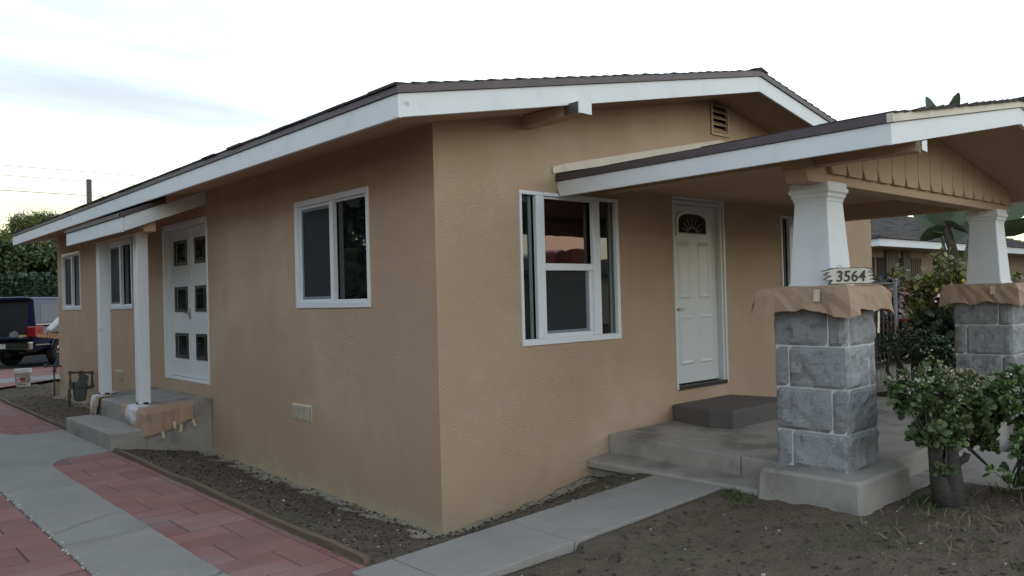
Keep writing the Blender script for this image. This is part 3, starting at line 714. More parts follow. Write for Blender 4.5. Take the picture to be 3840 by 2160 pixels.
for ya, lab in ((5.235, 'near square white post of the side porch'), (6.90, 'far square white post of the side porch')):
    q = MB(); q.cbox(-.735, -.595, ya, ya+.14, .575, 2.72, .006)
    p_ = q.build('porch_post', white, house); p_['label'] = lab
    q = MB(); q.box(-.7385, -.592, ya-.0035, ya+.1435, .570, .592); q.build('post_base', metal, p_)
    q = MB(); q.box(-.742, -.738, ya+.05, ya+.11, .585, .612); q.build('bracket', bronze, p_)
    q = MB(); q.box(-.69, -.63, ya-.007, ya-.0036, .58, .608); q.build('bracket', bronze, p_)

# ---- front porch roof on two stone pillars
PEX, PCX, PY, PSL = 1.445, 4.11, -3.05, .1775
def pz(x, z): return z+PSL*((x if x <= PCX else 2*PCX-x)-PEX)
PRX = 2*PCX-PEX
q = MB()
q.prism([(PEX+.02, 2.765), (PCX, pz(PCX, 2.761)), (PRX-.02, 2.765), (PRX-.02, 2.915), (PCX, pz(PCX, 2.911)), (PEX+.02, 2.915)], 'y', PY+.03, -.002)
shingled(q, PCX, pz(PCX, 2.925), PEX-.03, 2.92, PY-.03, -.004, seed=5)
shingled(q, PCX, pz(PCX, 2.925), PRX+.03, 2.92, PY-.03, -.004, seed=6)
for k in range(10):
    y = PY-.035+k*.305; y2 = min(y+.33, -.004); q.add([(PCX-.16, y, pz(PCX, 2.925)-.012), (PCX+.16, y, pz(PCX, 2.925)-.012), (PCX+.14, y2, pz(PCX, 2.925)-.018), (PCX-.14, y2, pz(PCX, 2.925)-.018), (PCX, y, pz(PCX, 2.925)+.035), (PCX, y2, pz(PCX, 2.925)+.02)], [(0, 4, 5, 3), (4, 1, 2, 5), (0, 1, 4)])
rr = random.Random(4)
for k in range(16):       # loose lifted shingle edges at the rake
    x = PEX+.3+k*.16+rr.uniform(-.05, .05); q.add([(x, PY-.045, pz(x, 2.93)), (x+.15, PY-.05, pz(x+.15, 2.93)+.02), (x+.15, PY+.12, pz(x+.15, 2.935)), (x, PY+.12, pz(x, 2.935)), (x+.14, PY-.047, pz(x+.14, 2.918)), (x, PY-.045, pz(x, 2.922))], [(0, 1, 2, 3), (5, 4, 1, 0)])
prf = q.build('porch_roof', shingle, house, fix=False); prf['label'] = 'wide gabled porch roof over the front door'
q = MB(); q.prism([(PY, 2.72), (-.045, 2.72), (-.004, 2.80), (-.004, 2.862), (PY, 2.862)], 'x', PEX-.03, PEX); q.build('fascia_board', white, prf, bevel=.004)
q = MB(); q.box(PRX, PRX+.03, PY, -.004, 2.72, 2.862); q.build('fascia_board', white, prf, bevel=.004)
for x0, x1 in ((PEX-.031, PCX), (PRX+.031, PCX)):
    q = MB(); q.prism([(x0, pz(x0, 2.722)), (x1, pz(x1, 2.722)), (x1, pz(x1, 2.866)), (x0, pz(x0, 2.866))], 'y', PY-.002, PY+.03); q.build('rake_board', white, prf, bevel=.004)
q = MB(); q.box(PEX-.046, PEX+.01, PY-.02, -.003, 2.864, 2.922); q.build('eave_trim', browntrim, prf)
q = MB(); q.box(PRX-.01, PRX+.046, PY-.02, -.003, 2.864, 2.922); q.build('eave_trim', browntrim, prf)
q = MB()
for x0, x1 in ((PEX-.047, PCX), (PRX+.047, PCX)): q.prism([(x0, pz(x0, 2.870)), (x1, pz(x1, 2.870)), (x1, pz(x1, 2.928)), (x0, pz(x0, 2.928))], 'y', PY-.022, PY+.02)
q.build('rake_trim', creamtrim, prf)
q = MB()
for x0, x1 in ((PEX+.02, PCX), (PRX-.02, PCX)): q.quad((x0, PY+.03, pz(x0, 2.755)), (x1, PY+.03, pz(x1, 2.755)), (x1, -.006, pz(x1, 2.755)), (x0, -.006, pz(x0, 2.755)))
q.build('soffit', soffitm, prf, fix=False)
# flat ceiling, side plates, front beam and the board-and-batten gable above it
q = MB(); q.box(1.98, 6.24, -2.06, -.004, 2.846, 2.86); q.build('ceiling', soffitm, prf)
q = MB(); q.box(2.03, 2.17, -2.06, -.004, 2.795, 2.845); q.build('side_plate', tanpaint, prf)
q = MB(); q.box(6.0, 6.16, -2.06, -.004, 2.66, 2.845); q.build('side_plate', tanpaint, prf)
q = MB(); q.prism([(1.74, 2.70), (1.80, 2.612), (6.42, 2.612), (6.48, 2.70), (6.48, 2.78), (1.74, 2.78)], 'y', -2.28, -2.10); q.build('beam', tanpaint, prf, bevel=.008)
q = MB()
q.prism([(1.76, 2.78), (6.46, 2.78), (6.46, pz(6.46, 2.75)), (PCX, pz(PCX, 2.75)), (1.76, pz(1.76, 2.75))], 'y', -2.275, -2.20)
xb = 2.06; kb = 0
while xb < 6.1:                     # wide boards with clipped lower corners hang over the beam
    a, b = xb+.004, xb+.278
    ztop_ = min(pz(a, 2.752), pz(b, 2.752))-.002
    zt2 = [(a, pz(a, 2.752)-.001), (b, pz(b, 2.752)-.001)] if (b <= PCX or a >= PCX) else [(a, pz(a, 2.752)-.001), (PCX, pz(PCX, 2.752)-.001), (b, pz(b, 2.752)-.001)]
    q.prism([(a, 2.775), (a+.05, 2.690), (b-.012, 2.690), (b, 2.72)]+zt2[::-1], 'y', -2.318, -2.283)
    pass
    xb += .282; kb += 1
q.build('gable_boards', tanpaint, prf)
q = MB(); q.prism([(1.90, 2.735), (1.985, 2.728), (1.985, pz(1.985, 2.75)), (1.90, pz(1.9, 2.75))], 'y', -3.012, -2.28); ln_ = q.build('lookout', tanpaint, prf)
q = MB(); q.prism([(1.898, 2.735), (1.987, 2.728), (1.987, pz(1.987, 2.715)), (1.898, pz(1.898, 2.715))], 'y', -3.056, -3.053); q.build('lookout_end', white, prf)
q = MB()
for t0, t1 in ((0, 1),):
    for x0, x1 in ((PEX-.09, PCX), (2*PCX-PEX+.09, PCX)):
        f0 = lambda x: 2.935+.190*(x-1.355) if x <= PCX else 2.935+.190*(2*PCX-x-1.355)
        f1 = lambda x: 3.028+.2015*(x-1.463) if x <= PCX else 3.028+.2015*(2*PCX-x-1.463)
        q.prism([(x0, f0(x0)), (x1, f0(x1)), (x1, f1(x1)), (x0+(.11 if x0 < x1 else -.11), f1(x0)+.022), (x0, f0(x0)+.06)], 'y', -.018, -.0025)
q.build('wall_flashing', creamtrim, prf)
for x, y in ((2.62, -1.95), (5.75, -2.19)): hk = MB(); hk.tube([(x, y, 2.64 if y > -2 else 2.625)]+[(x+.014*math.sin(a), y, 2.59+.016*math.cos(a)) for a in np.linspace(0, 5.2, 9)], .003, 5); hk.build('hook', metal, prf)

# pillars: battered plinth, four courses of rock-faced granite, tapered white post with capital
def pillar(cx, cy, hx, hy, lab):
    core = MB()
    zc_ = [.415, .699, 1.034, 1.358, 1.68]
    core.box(cx-hx+.0034, cx+hx-.0034, cy-hy+.0034, cy+hy-.0034, .40, 1.70)
    sh_ = core.build('pillar', mortar, house); sh_['label'] = lab
    # blocks: front faces displaced
    def face(mb, p0, du, dv, nrm, lu, lv, seed):
        nu, nv = max(3, int(lu/.028)), max(3, int(lv/.028)); P = []
        for i in range(nu+1):
            row = []
            for j in range(nv+1):
                a, b = lu*i/nu, lv*j/nv
                e = min(a, lu-a, b, lv-b)
                base = min(1, e/.035)
                p = p0+du*a+dv*b
                d = mnoise.fractal(p*6.5+Vector((seed*3.1, 0, 0)), .8, 2.2, 5)*.026+.010
                d = max(.001, d)*base**.7
                if e < 1e-6: d = -.004
                row.append(tuple(p+nrm*(d)))
            P.append(row)
        mb.grid(P)
    bl = MB(); gp = .003; k = 0
    X = Vector((1, 0, 0)); Y = Vector((0, 1, 0)); Z = Vector((0, 0, 1))
    for c in range(4):
        z0, z1 = zc_[c]+gp, zc_[c+1]-gp
        jt = [.22, .80, .20, .77][c]; jf = [.86, .10, .80, .16][c]
        for (st, du, nrm, ln__, j) in ((Vector((cx-hx, cy+hy, 0)), -Y, -X, 2*hy, jt if c % 2 else jt), (Vector((cx-hx, cy-hy, 0)), X, -Y, 2*hx, jf), (Vector((cx+hx, cy-hy, 0)), Y, X, 2*hy, 1-jt), (Vector((cx+hx, cy+hy, 0)), -X, Y, 2*hx, 1-jf)):
            for a, b in ((0.0, j*ln__), (j*ln__, ln__)):
                a2, b2 = a+(gp if a > 0 else 0), b-(gp if b < ln__-1e-6 else 0); k += 1
                face(bl, st+du*a2+Z*z0, du, Z, nrm, b2-a2, z1-z0, k+int(cx*10))
    bl.build('stone_block', granite, sh_, fix=True)
    pl = MB(); zb = gza(cx, cy-hy-.1)-.12
    a, b = hx+.09, hx+.04; c_, d_ = hy+.20, hy+.15
    zt = .42
    def ring(ax, ay, z, r=.03):
        return [(cx-.07+sx*(ax-(r if t else 0)), cy-.075+sy*(ay-(0 if t else r)), z) for sx, sy, t in ((-1, -1, 0), (-1, -1, 1), (1, -1, 1), (1, -1, 0), (1, 1, 0), (1, 1, 1), (-1, 1, 1), (-1, 1, 0))]
    AX0, AX1, AY0, AY1 = hx+.190, hx+.160, hy+.140, hy+.116
    rgs = [ring(AX0, AY0, zb), ring(AX0-.01, AY0-.008, .22), ring(AX1+.008, AY1+.008, zt-.025), ring(AX1-.012, AY1-.012, zt)]
    v = [p for rg in rgs for p in rg]; f = [(i*8+k, i*8+(k+1) % 8, (i+1)*8+(k+1) % 8, (i+1)*8+k) for i in range(3) for k in range(8)]+[tuple(range(24, 32))]
    pl.add(v, f); pl.build('plinth', conc_old, sh_)
    # tapered post
    tp = MB(); b0, b1 = .172, .133
    def sq(h, z, c=.006): return [(cx-.03+sx*(h-(c if t else 0)), cy+sy*(h-(0 if t else c)), z) for sx, sy, t in ((-1, -1, 0), (-1, -1, 1), (1, -1, 1), (1, -1, 0), (1, 1, 0), (1, 1, 1), (-1, 1, 1), (-1, 1, 0))]
    rgs = [sq(b0+.012, 1.80), sq(b0+.012, 1.835), sq(b0, 1.837), sq(b1, 2.49)]
    v = [p for rg in rgs for p in rg]; tp.add(v, [(i*8+k, i*8+(k+1) % 8, (i+1)*8+(k+1) % 8, (i+1)*8+k) for i in range(3) for k in range(8)])
    tp.build('tapered_post', white, sh_)
    cp = MB(); rgs = [sq(b1+.006, 2.478), sq(b1+.008, 2.50), sq(b1+.018, 2.515), sq(b1+.020, 2.535), sq(b1+.034, 2.552), sq(b1+.036, 2.578), sq(b1+.026, 2.582), sq(b1+.026, 2.624)]
    v = [p for rg in rgs for p in rg]; cp.add(v, [(i*8+k, i*8+(k+1) % 8, (i+1)*8+(k+1) % 8, (i+1)*8+k) for i in range(7) for k in range(8)]+[tuple(range(8))[::-1], tuple(range(56, 64))])
    cp.build('capital', white, sh_)
    return sh_
pillar(2.195, -2.165, .255, .285, 'near stone pillar with white tapered post')
pillar(6.055, -2.165, .255, .285, 'far stone pillar with white tapered post')

# ---- porch slab, step up to the door, side steps: concrete things
o = thing('porch_slab', (4.1, -1.2, .2), 'grey concrete porch floor slab under the front gable roof', 'porch')
q = MB()
def pzf(x, y): return .432+.02*(y/2.46)*2+.004*(x-2)
xs = [2.04, 2.74, 3.9, 5.05, 6.2]; ys_ = [-2.46, -1.47, -.004]
for a, b in zip(xs[:-1], xs[1:]):
    for c, d in zip(ys_[:-1], ys_[1:]):
        a2, b2, c2, d2 = a+(.003 if a > 2.1 else 0), b-(.003 if b < 6 else 0), c+(.003 if c > -2 else 0), d-(.003 if d < -1 else 0)
        v = [(a2, c2, pzf(a, c)), (b2, c2, pzf(b, c)), (b2, d2, pzf(b, d)), (a2, d2, pzf(a, d))]
        q.add(v+[(x, y, .0) for x, y, z in v], [(0, 1, 2, 3), (0, 4, 5, 1), (1, 5, 6, 2), (2, 6, 7, 3), (3, 7, 4, 0)])
q.build('floor_slab', conc_old, o, bevel=.014)
q = MB()
lip = [(1.715, .215), (1.735, .235), (2.036, .25), (2.036, .0), (1.80, .05), (1.80, .150), (1.72, .160)]
q.prism(lip, 'y', -1.99, -.004)
st = q.build('lower_step', conc_old, o, bevel=.01)
o = thing('door_step', (3.6, -.4, .45), 'dark grey concrete step with a clipped corner below the front door', 'step')
q = MB(); q.prism([(3.073, -.003), (2.985, -.52), (3.05, -.76), (4.62, -.76), (4.166, -.003)][::-1] if False else [(3.073, -.003), (2.965, -.54), (3.06, -.76), (4.05, -.76), (4.28, -.62), (4.17, -.003)], 'z', .40, .607); q.build('step_block', conc_dark, o, bevel=.018)
structure((lambda s: (s.add([(2.56, -2.635, .215), (3.10, -2.635, .215), (3.10, -9.4, .24), (4.6, -9.4, .24), (4.6, -2.40, .215), (2.56, -2.40, .215)], [tuple(range(6))]), s.add([(2.56, -2.635, .215), (3.10, -2.635, .215), (3.10, -9.4, .24), (2.56, -2.635, .08), (3.10, -2.635, .08), (3.10, -9.4, .1)], [(0, 3, 4, 1), (1, 4, 5, 2)]), s.build('front_path', conc_old))[2])(MB()))
o = thing('side_steps', (-.6, 5.9, .1), 'two grey concrete steps up to the white double side door', 'steps')
q = MB(); q.prism([(-1.195, 0), (-1.195, .332), (-.80, .338), (-.80, 0)], 'y', 4.783, 6.83); q.build('lower_step', conc_old, o, bevel=.014)
q = MB(); q.prism([(-.803, -.1), (-.803, .560), (-.002, .628), (-.002, -.1)], 'y', 4.780, 7.12); q.build('upper_step', conc_old, o, bevel=.014)

# ------------------------------------------------------------------ kraft paper left from painting
def solid(o, t=.002):
    s_ = o.modifiers.new('thickness', 'SOLIDIFY'); s_.thickness = t; s_.offset = 0
def ring_wrap(name, cx, cy, hx, hy, ztop, hang, lab, seed):
    o = thing(name, (cx, cy, ztop), lab, 'paper', 'brown masking paper left on the masonry')
    q = MB(); rr = random.Random(seed)
    n = 11; per = []
    for (ax, ay), (bx, by) in (((-1, 1), (-1, -1)), ((-1, -1), (1, -1)), ((1, -1), (1, 1)), ((1, 1), (-1, 1))):
        for k in range(n): t = k/n; per.append((ax+(bx-ax)*t, ay+(by-ay)*t))
    rows = [(-.52, .0), (-.2, .004), (-.02, .006), (.020, -.008), (.024, -.06), (.028, -.13), (.034, -.21)]
    P = []
    for i, (u, v_) in enumerate(per+[per[0]]):
        rw = []
        dirn = Vector((u, v_, 0)); 
        lx, ly = (1 if abs(u) > .999 else 0)*np.sign(u), (1 if abs(v_) > .999 else 0)*np.sign(v_)
        nrm = Vector((lx, ly, 0)).normalized()
        corner = min(1, max(0, (min(abs(abs(u)), abs(v_))-.72)/.28))
        ph = mnoise.noise(Vector((u*2.3+seed, v_*2.3, 0)))
        ph2 = mnoise.noise(Vector((u*7+seed, v_*7, 3)))
        hl = hang*(1+.16*ph+.04*ph2+.22*corner)
        for r_, (off, dz) in enumerate(rows):
            if off < -.1:
                p = Vector((cx+u*hx*(.35 if off < -.4 else .75), cy+v_*hy*(.35 if off < -.4 else .75), ztop))
            else:
                fold = .022*mnoise.noise(Vector((u*1.9+seed, v_*1.9, dz*5)))+rr.uniform(-.010, .012)
                flare = max(0, -dz)*.10
                p = Vector((cx+u*hx, cy+v_*hy, ztop+(dz+rr.uniform(-.004, .004) if r_ < 4 else dz*hl/.21+rr.uniform(-.010, .010))))+nrm*(off+flare+fold*(1 if r_ > 2 else .2)+corner*.030*(r_ > 3))
            rw.append(tuple(p))
        P.append(rw)
    q.grid(P); pp = q.build('sheet', kraft, o, fix=True); solid(pp, .002)
    for (x, y, z, w_, h_, ax) in ((-1, .35-.7, -.02, .05, .09, 'x'), (.2, -1, -.20, .035, .16, 'y')):
        t_ = MB()
        if ax == 'x':
            X = cx-hx-.055; yy = cy+y*hy; t_.grid([[(X-.002-.004*k, yy, ztop+z-h_*k/3), (X-.002-.004*k, yy-w_, ztop+z-h_*k/3)] for k in range(4)])
        else:
            Y = cy-hy-.065; xx = cx+x*hx; t_.grid([[(xx-.015*k, Y-.004*k, ztop+z-h_*k/3), (xx+w_-.015*k, Y-.004*k, ztop+z-h_*k/3)] for k in range(4)])
        solid(t_.build('tape', tape, o), .001)
ring_wrap('masking_paper', 2.18, -2.17, .315, .335, 1.815, .185, 'crumpled brown paper wrapped round the top of the near stone pillar', 1.7)
ring_wrap('masking_paper', 6.05, -2.17, .315, .335, 1.805, .20, 'brown paper wrapped round the top of the far stone pillar', 8.2)
# draped sheets on the side steps; white overspray around each post foot
kraft2 = kraft.copy(); kraft2.name = 'kraft_paper_oversprayed'
def overspray_round(mt, pts, r0, r1):
    t = mt.node_tree; b = t.nodes['Principled BSDF']; src = b.inputs['Base Color'].links[0].from_socket
    tcn = t.nodes.new('ShaderNodeTexCoord'); nz_ = t.nodes.new('ShaderNodeTexNoise'); nz_.inputs['Scale'].default_value = 9; nz_.inputs['Detail'].default_value = 5; t.links.new(tcn.outputs['Object'], nz_.inputs['Vector'])
    for p in pts:
        vd = t.nodes.new('ShaderNodeVectorMath'); vd.operation = 'DISTANCE'; t.links.new(tcn.outputs['Object'], vd.inputs[0]); vd.inputs[1].default_value = p
        ad = t.nodes.new('ShaderNodeMath'); ad.operation = 'MULTIPLY_ADD'; t.links.new(nz_.outputs['Fac'], ad.inputs[0]); ad.inputs[1].default_value = .25; t.links.new(vd.outputs['Value'], ad.inputs[2])
        mr = t.nodes.new('ShaderNodeMapRange'); mr.interpolation_type = 'SMOOTHSTEP'; t.links.new(ad.outputs[0], mr.inputs[0]); mr.inputs[1].default_value = r1; mr.inputs[2].default_value = r0; mr.inputs[4].default_value = .9
        mx = t.nodes.new('ShaderNodeMix'); mx.data_type = 'RGBA'; t.links.new(mr.outputs[0], mx.inputs[0]); t.links.new(src, mx.inputs[6]); mx.inputs[7].default_value = (.66, .67, .70, 1); src = mx.outputs[2]
    t.links.new(src, b.inputs['Base Color'])
overspray_round(kraft2, [(-.02, .14, .0)], .28, .42)
def drape(name, o_loc, path, tops, hangs, lab, seed, mtl):
    """path: list of (x, y, nx, ny) along the slab edge; the sheet lies inward on top and hangs outward"""
    o = thing(name, o_loc, lab, 'paper', 'brown masking paper left on the masonry')
    q = MB(); P = []; n = len(path); rr2 = random.Random(seed)
    for i, (x, y, nx, ny) in enumerate(path):
        row = []; tp_ = tops[i]; hg = hangs[i]
        for k in range(5):
            a = tp_*(1-k/4); zz = .566+.07*(x-nx*a+.8)*.85+.006+.006*mnoise.noise(Vector((x*8, y*8, k)))
            row.append((x-nx*a, y-ny*a, zz+.003))
        zz = .566+.07*(x+.8)*.85
        for k in (1, 3, 5, 6):
            d = hg*k/6+(rr2.uniform(-.012, .012) if k > 1 else 0); f = .018+.02*k/6+.016*mnoise.noise(Vector((x*7+seed, y*7, d*6)))+rr2.uniform(-.010, .010)
            row.append((x+nx*f, y+ny*f, zz-d))
        P.append(row)
    q.grid(P); s_ = q.build('sheet', mtl, o); solid(s_, .002)
    return o
rr = random.Random(3)
path = [(-.806, 5.62-.06*k, -1, 0) for k in range(13)]+[(-.815, 4.80, -.9, -.45), (-.81, 4.775, -.5, -.85)]+[(-.80+.055*k, 4.776, 0, -1) for k in range(11)]
hang = [.10+.015*k for k in range(13)]+[.30, .31]+[.31, .31, .29, .27, .26, .27, .25, .24, .22, .20, .22]
hang = [h*(1+.08*rr.uniform(-1, 1)) for h in hang]
o = drape('masking_paper', (-.70, 5.1, .57), path, [.05+.012*k for k in range(13)]+[.3, .3]+[.28]*11, hang, 'brown paper draped over the step corner at the foot of the near porch post', 2, kraft2)
for x, z, ang in ((-.50, .40, .05), (-.42, .35, -.1), (-.64, .30, .1), (-.28, .40, .3)):
    t_ = MB(); t_.grid([[(x+ang*k*.03, 4.745-.003*k, z-.03*k), (x+.035+ang*k*.03, 4.745-.003*k, z-.03*k)] for k in range(4)])
    solid(t_.build('tape', tape, o), .001)
path = [(-.70+.10*k, 7.124, 0, 1) for k in range(5)][::-1]+[(-.80, 7.10, -.6, .8)]+[(-.812, 7.05-.055*k, -1, 0) for k in range(8)]
hang = [.08, .1, .12, .16, .2, .26]+[.27, .25, .28, .24, .20, .26, .23, .12]
drape('masking_paper', (-.70, 6.95, .57), path, [.12]*5+[.15]+[.16]*8, hang, 'small torn brown paper at the foot of the far porch post', 5, kraft2)

# ------------------------------------------------------------------ house number board
sign_ = o = thing('house_number_sign', (2.18, -2.42, 1.83), 'small flame edged house number board reading 3564 leaning on the near pillar', 'sign')
def flame_outline(grow=0):
    L_ = [(-.125, .118), (-.17, .103), (-.215, .098), (-.16, .088), (-.195, .068), (-.145, .062), (-.205, .032), (-.14, .030), (-.165, .0)]
    T = [(.155, .0), (.20, .018), (.15, .028), (.195, .045), (.145, .055), (.19, .075), (.14, .082), (.175, .105), (.125, .118)]
    return L_+T
Y0 = -2.425
def sg(mb, pts, y0, y1, s=1.0, lean=.10):
    cxm, czm = 0, .06
    p2 = [((x-cxm)*s+cxm, (z-czm)*s+czm) for x, z in pts]; k = len(p2)
    mb.add([(2.185+x, y0+lean*z, 1.835+z) for x, z in p2]+[(2.185+x, y1+lean*z, 1.835+z) for x, z in p2], [tuple(range(k)), tuple(range(k, 2*k))[::-1]]+[(i, k+i, k+(i+1) % k, (i+1) % k) for i in range(k)])
q = MB(); sg(q, flame_outline(), Y0, Y0+.008, 1.07); q.build('backboard', signd, o)
q = MB(); sg(q, flame_outline(), Y0-.004, Y0-.0002, .97); q.build('face', signm, o)
tcu = bpy.data.curves.new('digits', 'FONT'); tcu.body = '3564'; tcu.size = .118; tcu.align_x = 'CENTER'; tcu.extrude = .0015; tcu.space_character = 1.05; tcu.shear = .12; tcu.offset = .0012
to = bpy.data.objects.new('digits', tcu); col.objects.link(to); to.parent = o; tcu.materials.append(signd)
to.location = (2.183-2.18, Y0-.0062+.0035+.42+2.0-2.0-.0, 1.852-1.83); to.location.y = (Y0-.0062+.002)-(-2.42); to.rotation_euler = (R(90)-.10*0, 0, 0)
to.scale = (.95, 1, 1)
dm_ = bpy.data.meshes.new_from_object(to.evaluated_get(bpy.context.evaluated_depsgraph_get())); dmo = bpy.data.objects.new('digits', dm_); col.objects.link(dmo); dmo.parent = o; dmo.matrix_local = to.matrix_basis.copy(); dm_.materials.clear(); dm_.materials.append(signd)
bpy.data.objects.remove(to); dmo.name = 'digits'
q = MB()
for x in (-.085, .085): q.tube([(2.185+x+.014*math.sin(a), Y0, 1.835+.128+.012*math.cos(a)) for a in np.linspace(-2.6, 2.6, 9)], .003, 6)
q.build('hanger', galv, o)
sign_.location = (2.06, -2.445, 1.828); sign_.rotation_euler = (0, 0, R(-30)); sign_.scale = (1.08, 1, 1)

# ------------------------------------------------------------------ gas meter, standpipe, bucket
o = thing('gas_meter', (-.28, 10.05, .1), 'grey gas meter with piping standing against the side wall', 'meter')
Yg = 10.05
q = MB()
q.prism([(-.345, .20), (-.19, .20), (-.165, .40), (-.165, .44), (-.36, .44), (-.36, .40)], 'y', Yg-.10, Yg+.10); q.build('meter_body', gasm, o, bevel=.03)
q = MB(); q.cbox(-.365, -.16, Yg-.115, Yg+.115, .43, .545, .03); q.build('meter_head', gasm, o, bevel=.012)
q = MB(); q.lathe((-.215, Yg-.02, .585), [(.075, -.05), (.078, 0), (.05, .02)], 18, 'y'); q.lathe((-.26, Yg, .54), [(.02, 0), (.02, .14)], 10); q.build('regulator', gasm, o)
q = MB(); q.cbox(-.43, -.37, Yg-.05, Yg+.05, .42, .53, .01); q.build('index_box', gasm, o)
q = MB()
q.tube([(-.43, Yg, .0), (-.43, Yg, .42)], .024, 10); q.tube([(-.41, Yg, .52), (-.41, Yg, .70), (-.07, Yg, .675), (-.07, Yg, .42)], .022, 10)
q.tube([(-.07, Yg, .42), (-.16, Yg, .42)], .03, 10)
for p in ((-.41, Yg, .70), (-.07, Yg, .675), (-.07, Yg, .44), (-.43, Yg, .30), (-.25, Yg, .69)): q.tube([(p[0], p[1], p[2]-.03), (p[0], p[1], p[2]+.03)], .034, 10)
q.build('pipe', pipem, o)
o = thing('standpipe', (-.14, 12.5, .1), 'thin rusty water standpipe with a tap at the rear corner', 'pipe')
q = MB(); q.tube([(-.14, 12.5, .05), (-.14, 12.5, .66)], .016, 8); q.tube([(-.29, 12.5, .685), (.0, 12.52, .665)], .016, 8); q.tube([(-.14, 12.5, .40), (-.05, 12.52, .35), (.0, 12.6, .36)], .008, 6)
q.tube([(-.29, 12.5, .66), (-.29, 12.5, .72)], .03, 8); q.build('pipe', pipem, o)

o = thing('bucket', (-.36, 14.25, .22), 'white plastic bucket with a red label standing on the ground behind the house', 'bucket')
q = MB(); q.lathe((-.36, 14.25, .18), [(.128, 0), (.132, .008), (.148, .30), (.158, .302), (.158, .312), (.150, .314), (.152, .335), (.160, .337), (.160, .347), (.152, .349), (.153, .365), (.158, .367), (.158, .375), (.146, .375), (.140, .10), (0.01, .10)], 28, cap=False)
q.build('bucket_body', plasticw, o, smooth=True)
def label_patch(name, a0, a1, z0, z1, m_, dr=.0015):
    p = MB(); G = []
    for k in range(9):
        a = a0+(a1-a0)*k/8
        G.append([(-.36+math.cos(a)*(.132+.016*((zz-.188)/.292)+dr), 14.25+math.sin(a)*(.132+.016*((zz-.188)/.292)+dr), zz) for zz in (z0, z1)])
    p.grid(G); return p.build(name, m_, o)
A = lambda d: R(d)
label_patch('label', A(212), A(276), .275, .375, redlab)
label_patch('emblem', A(206), A(236), .285, .385, plasticw, .0028); label_patch('emblem', A(209), A(232), .33, .352, redlab, .0042)
label_patch('label_band', A(216), A(280), .222, .236, blackpl); label_patch('label', A(290), A(314), .26, .40, mat('grey_print', (.30, .30, .31), .5, .4, 60))
q = MB(); q.tube([(-.36+.165*math.cos(a), 14.25+.165*math.sin(a), .535-.09*abs(math.sin((a-math.pi)/1.0))) for a in np.linspace(math.pi, 2*math.pi, 12)], .004, 6); q.build('handle', metal, o)

# ------------------------------------------------------------------ pickup truck with camper shell (local frame: x forward, y left, z up)
TA = math.atan2(.597, .802)
tk = thing('pickup_truck', (1.16, 20.98, .222), 'dark blue pickup truck with a camper shell and its rear hatch open', 'truck')
tk.rotation_euler = (0, 0, TA); origin[tk.name] = Vector((0, 0, 0))
def arc(cx, cz, r, a0, a1, n=10): return [(cx+r*math.cos(a0+(a1-a0)*k/n), cz+r*math.sin(a0+(a1-a0)*k/n)) for k in range(n+1)]
bodyp = [(-.99, .55), (-.47, .55)]+arc(0, .40, .48, math.pi-.32, .32, 10)+[(.47, .55), (2.75, .52)]+arc(3.25, .40, .48, math.pi-.25, .25, 10)+[(3.72, .52), (4.15, .50), (4.2, .78), (4.1, 1.0), (2.9, 1.10), (1.95, 1.14), (-.99, 1.13)]
q = MB()
def arch_z(x):
    z = .50
    for c in (0, 3.25):
        if abs(x-c) < .47: z = max(z, .40+math.sqrt(.47**2-(x-c)**2))
    return z
PRF = [(.50, .865), (.60, .905), (.72, .932), (.85, .945), (.98, .945), (1.06, .935), (1.13, .895)]
def prof(z):
    return float(np.interp(z, [p[0] for p in PRF], [p[1] for p in PRF]))
for s_ in (-1, 1):
    G_ = []
    for x in list(np.arange(-.99, 4.2, .06)):
        top_ = 1.13 if x < 1.95 else float(np.interp(x, [1.95, 2.9, 4.15], [1.13, 1.10, .98])); zl = arch_z(x); rnd = .10*max(0, 1-(x+.99)/.18)**2
        G_.append([(x, s_*(prof(zl+(top_-zl)*k/9 if top_ > 1.0 else zl+(top_-zl)*k/9)-rnd), zl+(top_-zl)*k/9) for k in range(10)])
    q.grid(G_)
    q.prism([(-.99, .72), (-.55, .72), (-.50, .90), (.50, .90), (.55, .72), (1.7, .72), (1.7, 1.12), (-.99, 1.12)], 'y', s_*.80-.03, s_*.80+.03)
    for c in (0, 3.25): q.tube([(c+.475*math.cos(a), s_*.945, .40+.475*math.sin(a)) for a in np.linspace(.15, math.pi-.15, 14)], .028, 6)
q.prism([(1.7, .5), (4.1, .55), (4.1, .98), (2.9, 1.08), (1.7, 1.12)], 'y', -.78, .78)
q.prism([(1.75, 1.13), (2.95, 1.10), (2.35, 1.68), (2.1, 1.74), (1.72, 1.74)], 'y', -.74, .74)
q.build('body', bluepaint, tk, smooth=True)
q = MB(); q.box(-.97, 1.7, -.78, .78, .66, .72); q.box(1.62, 1.7, -.78, .78, .7, 1.2); q.build('bed', blackpl, tk)
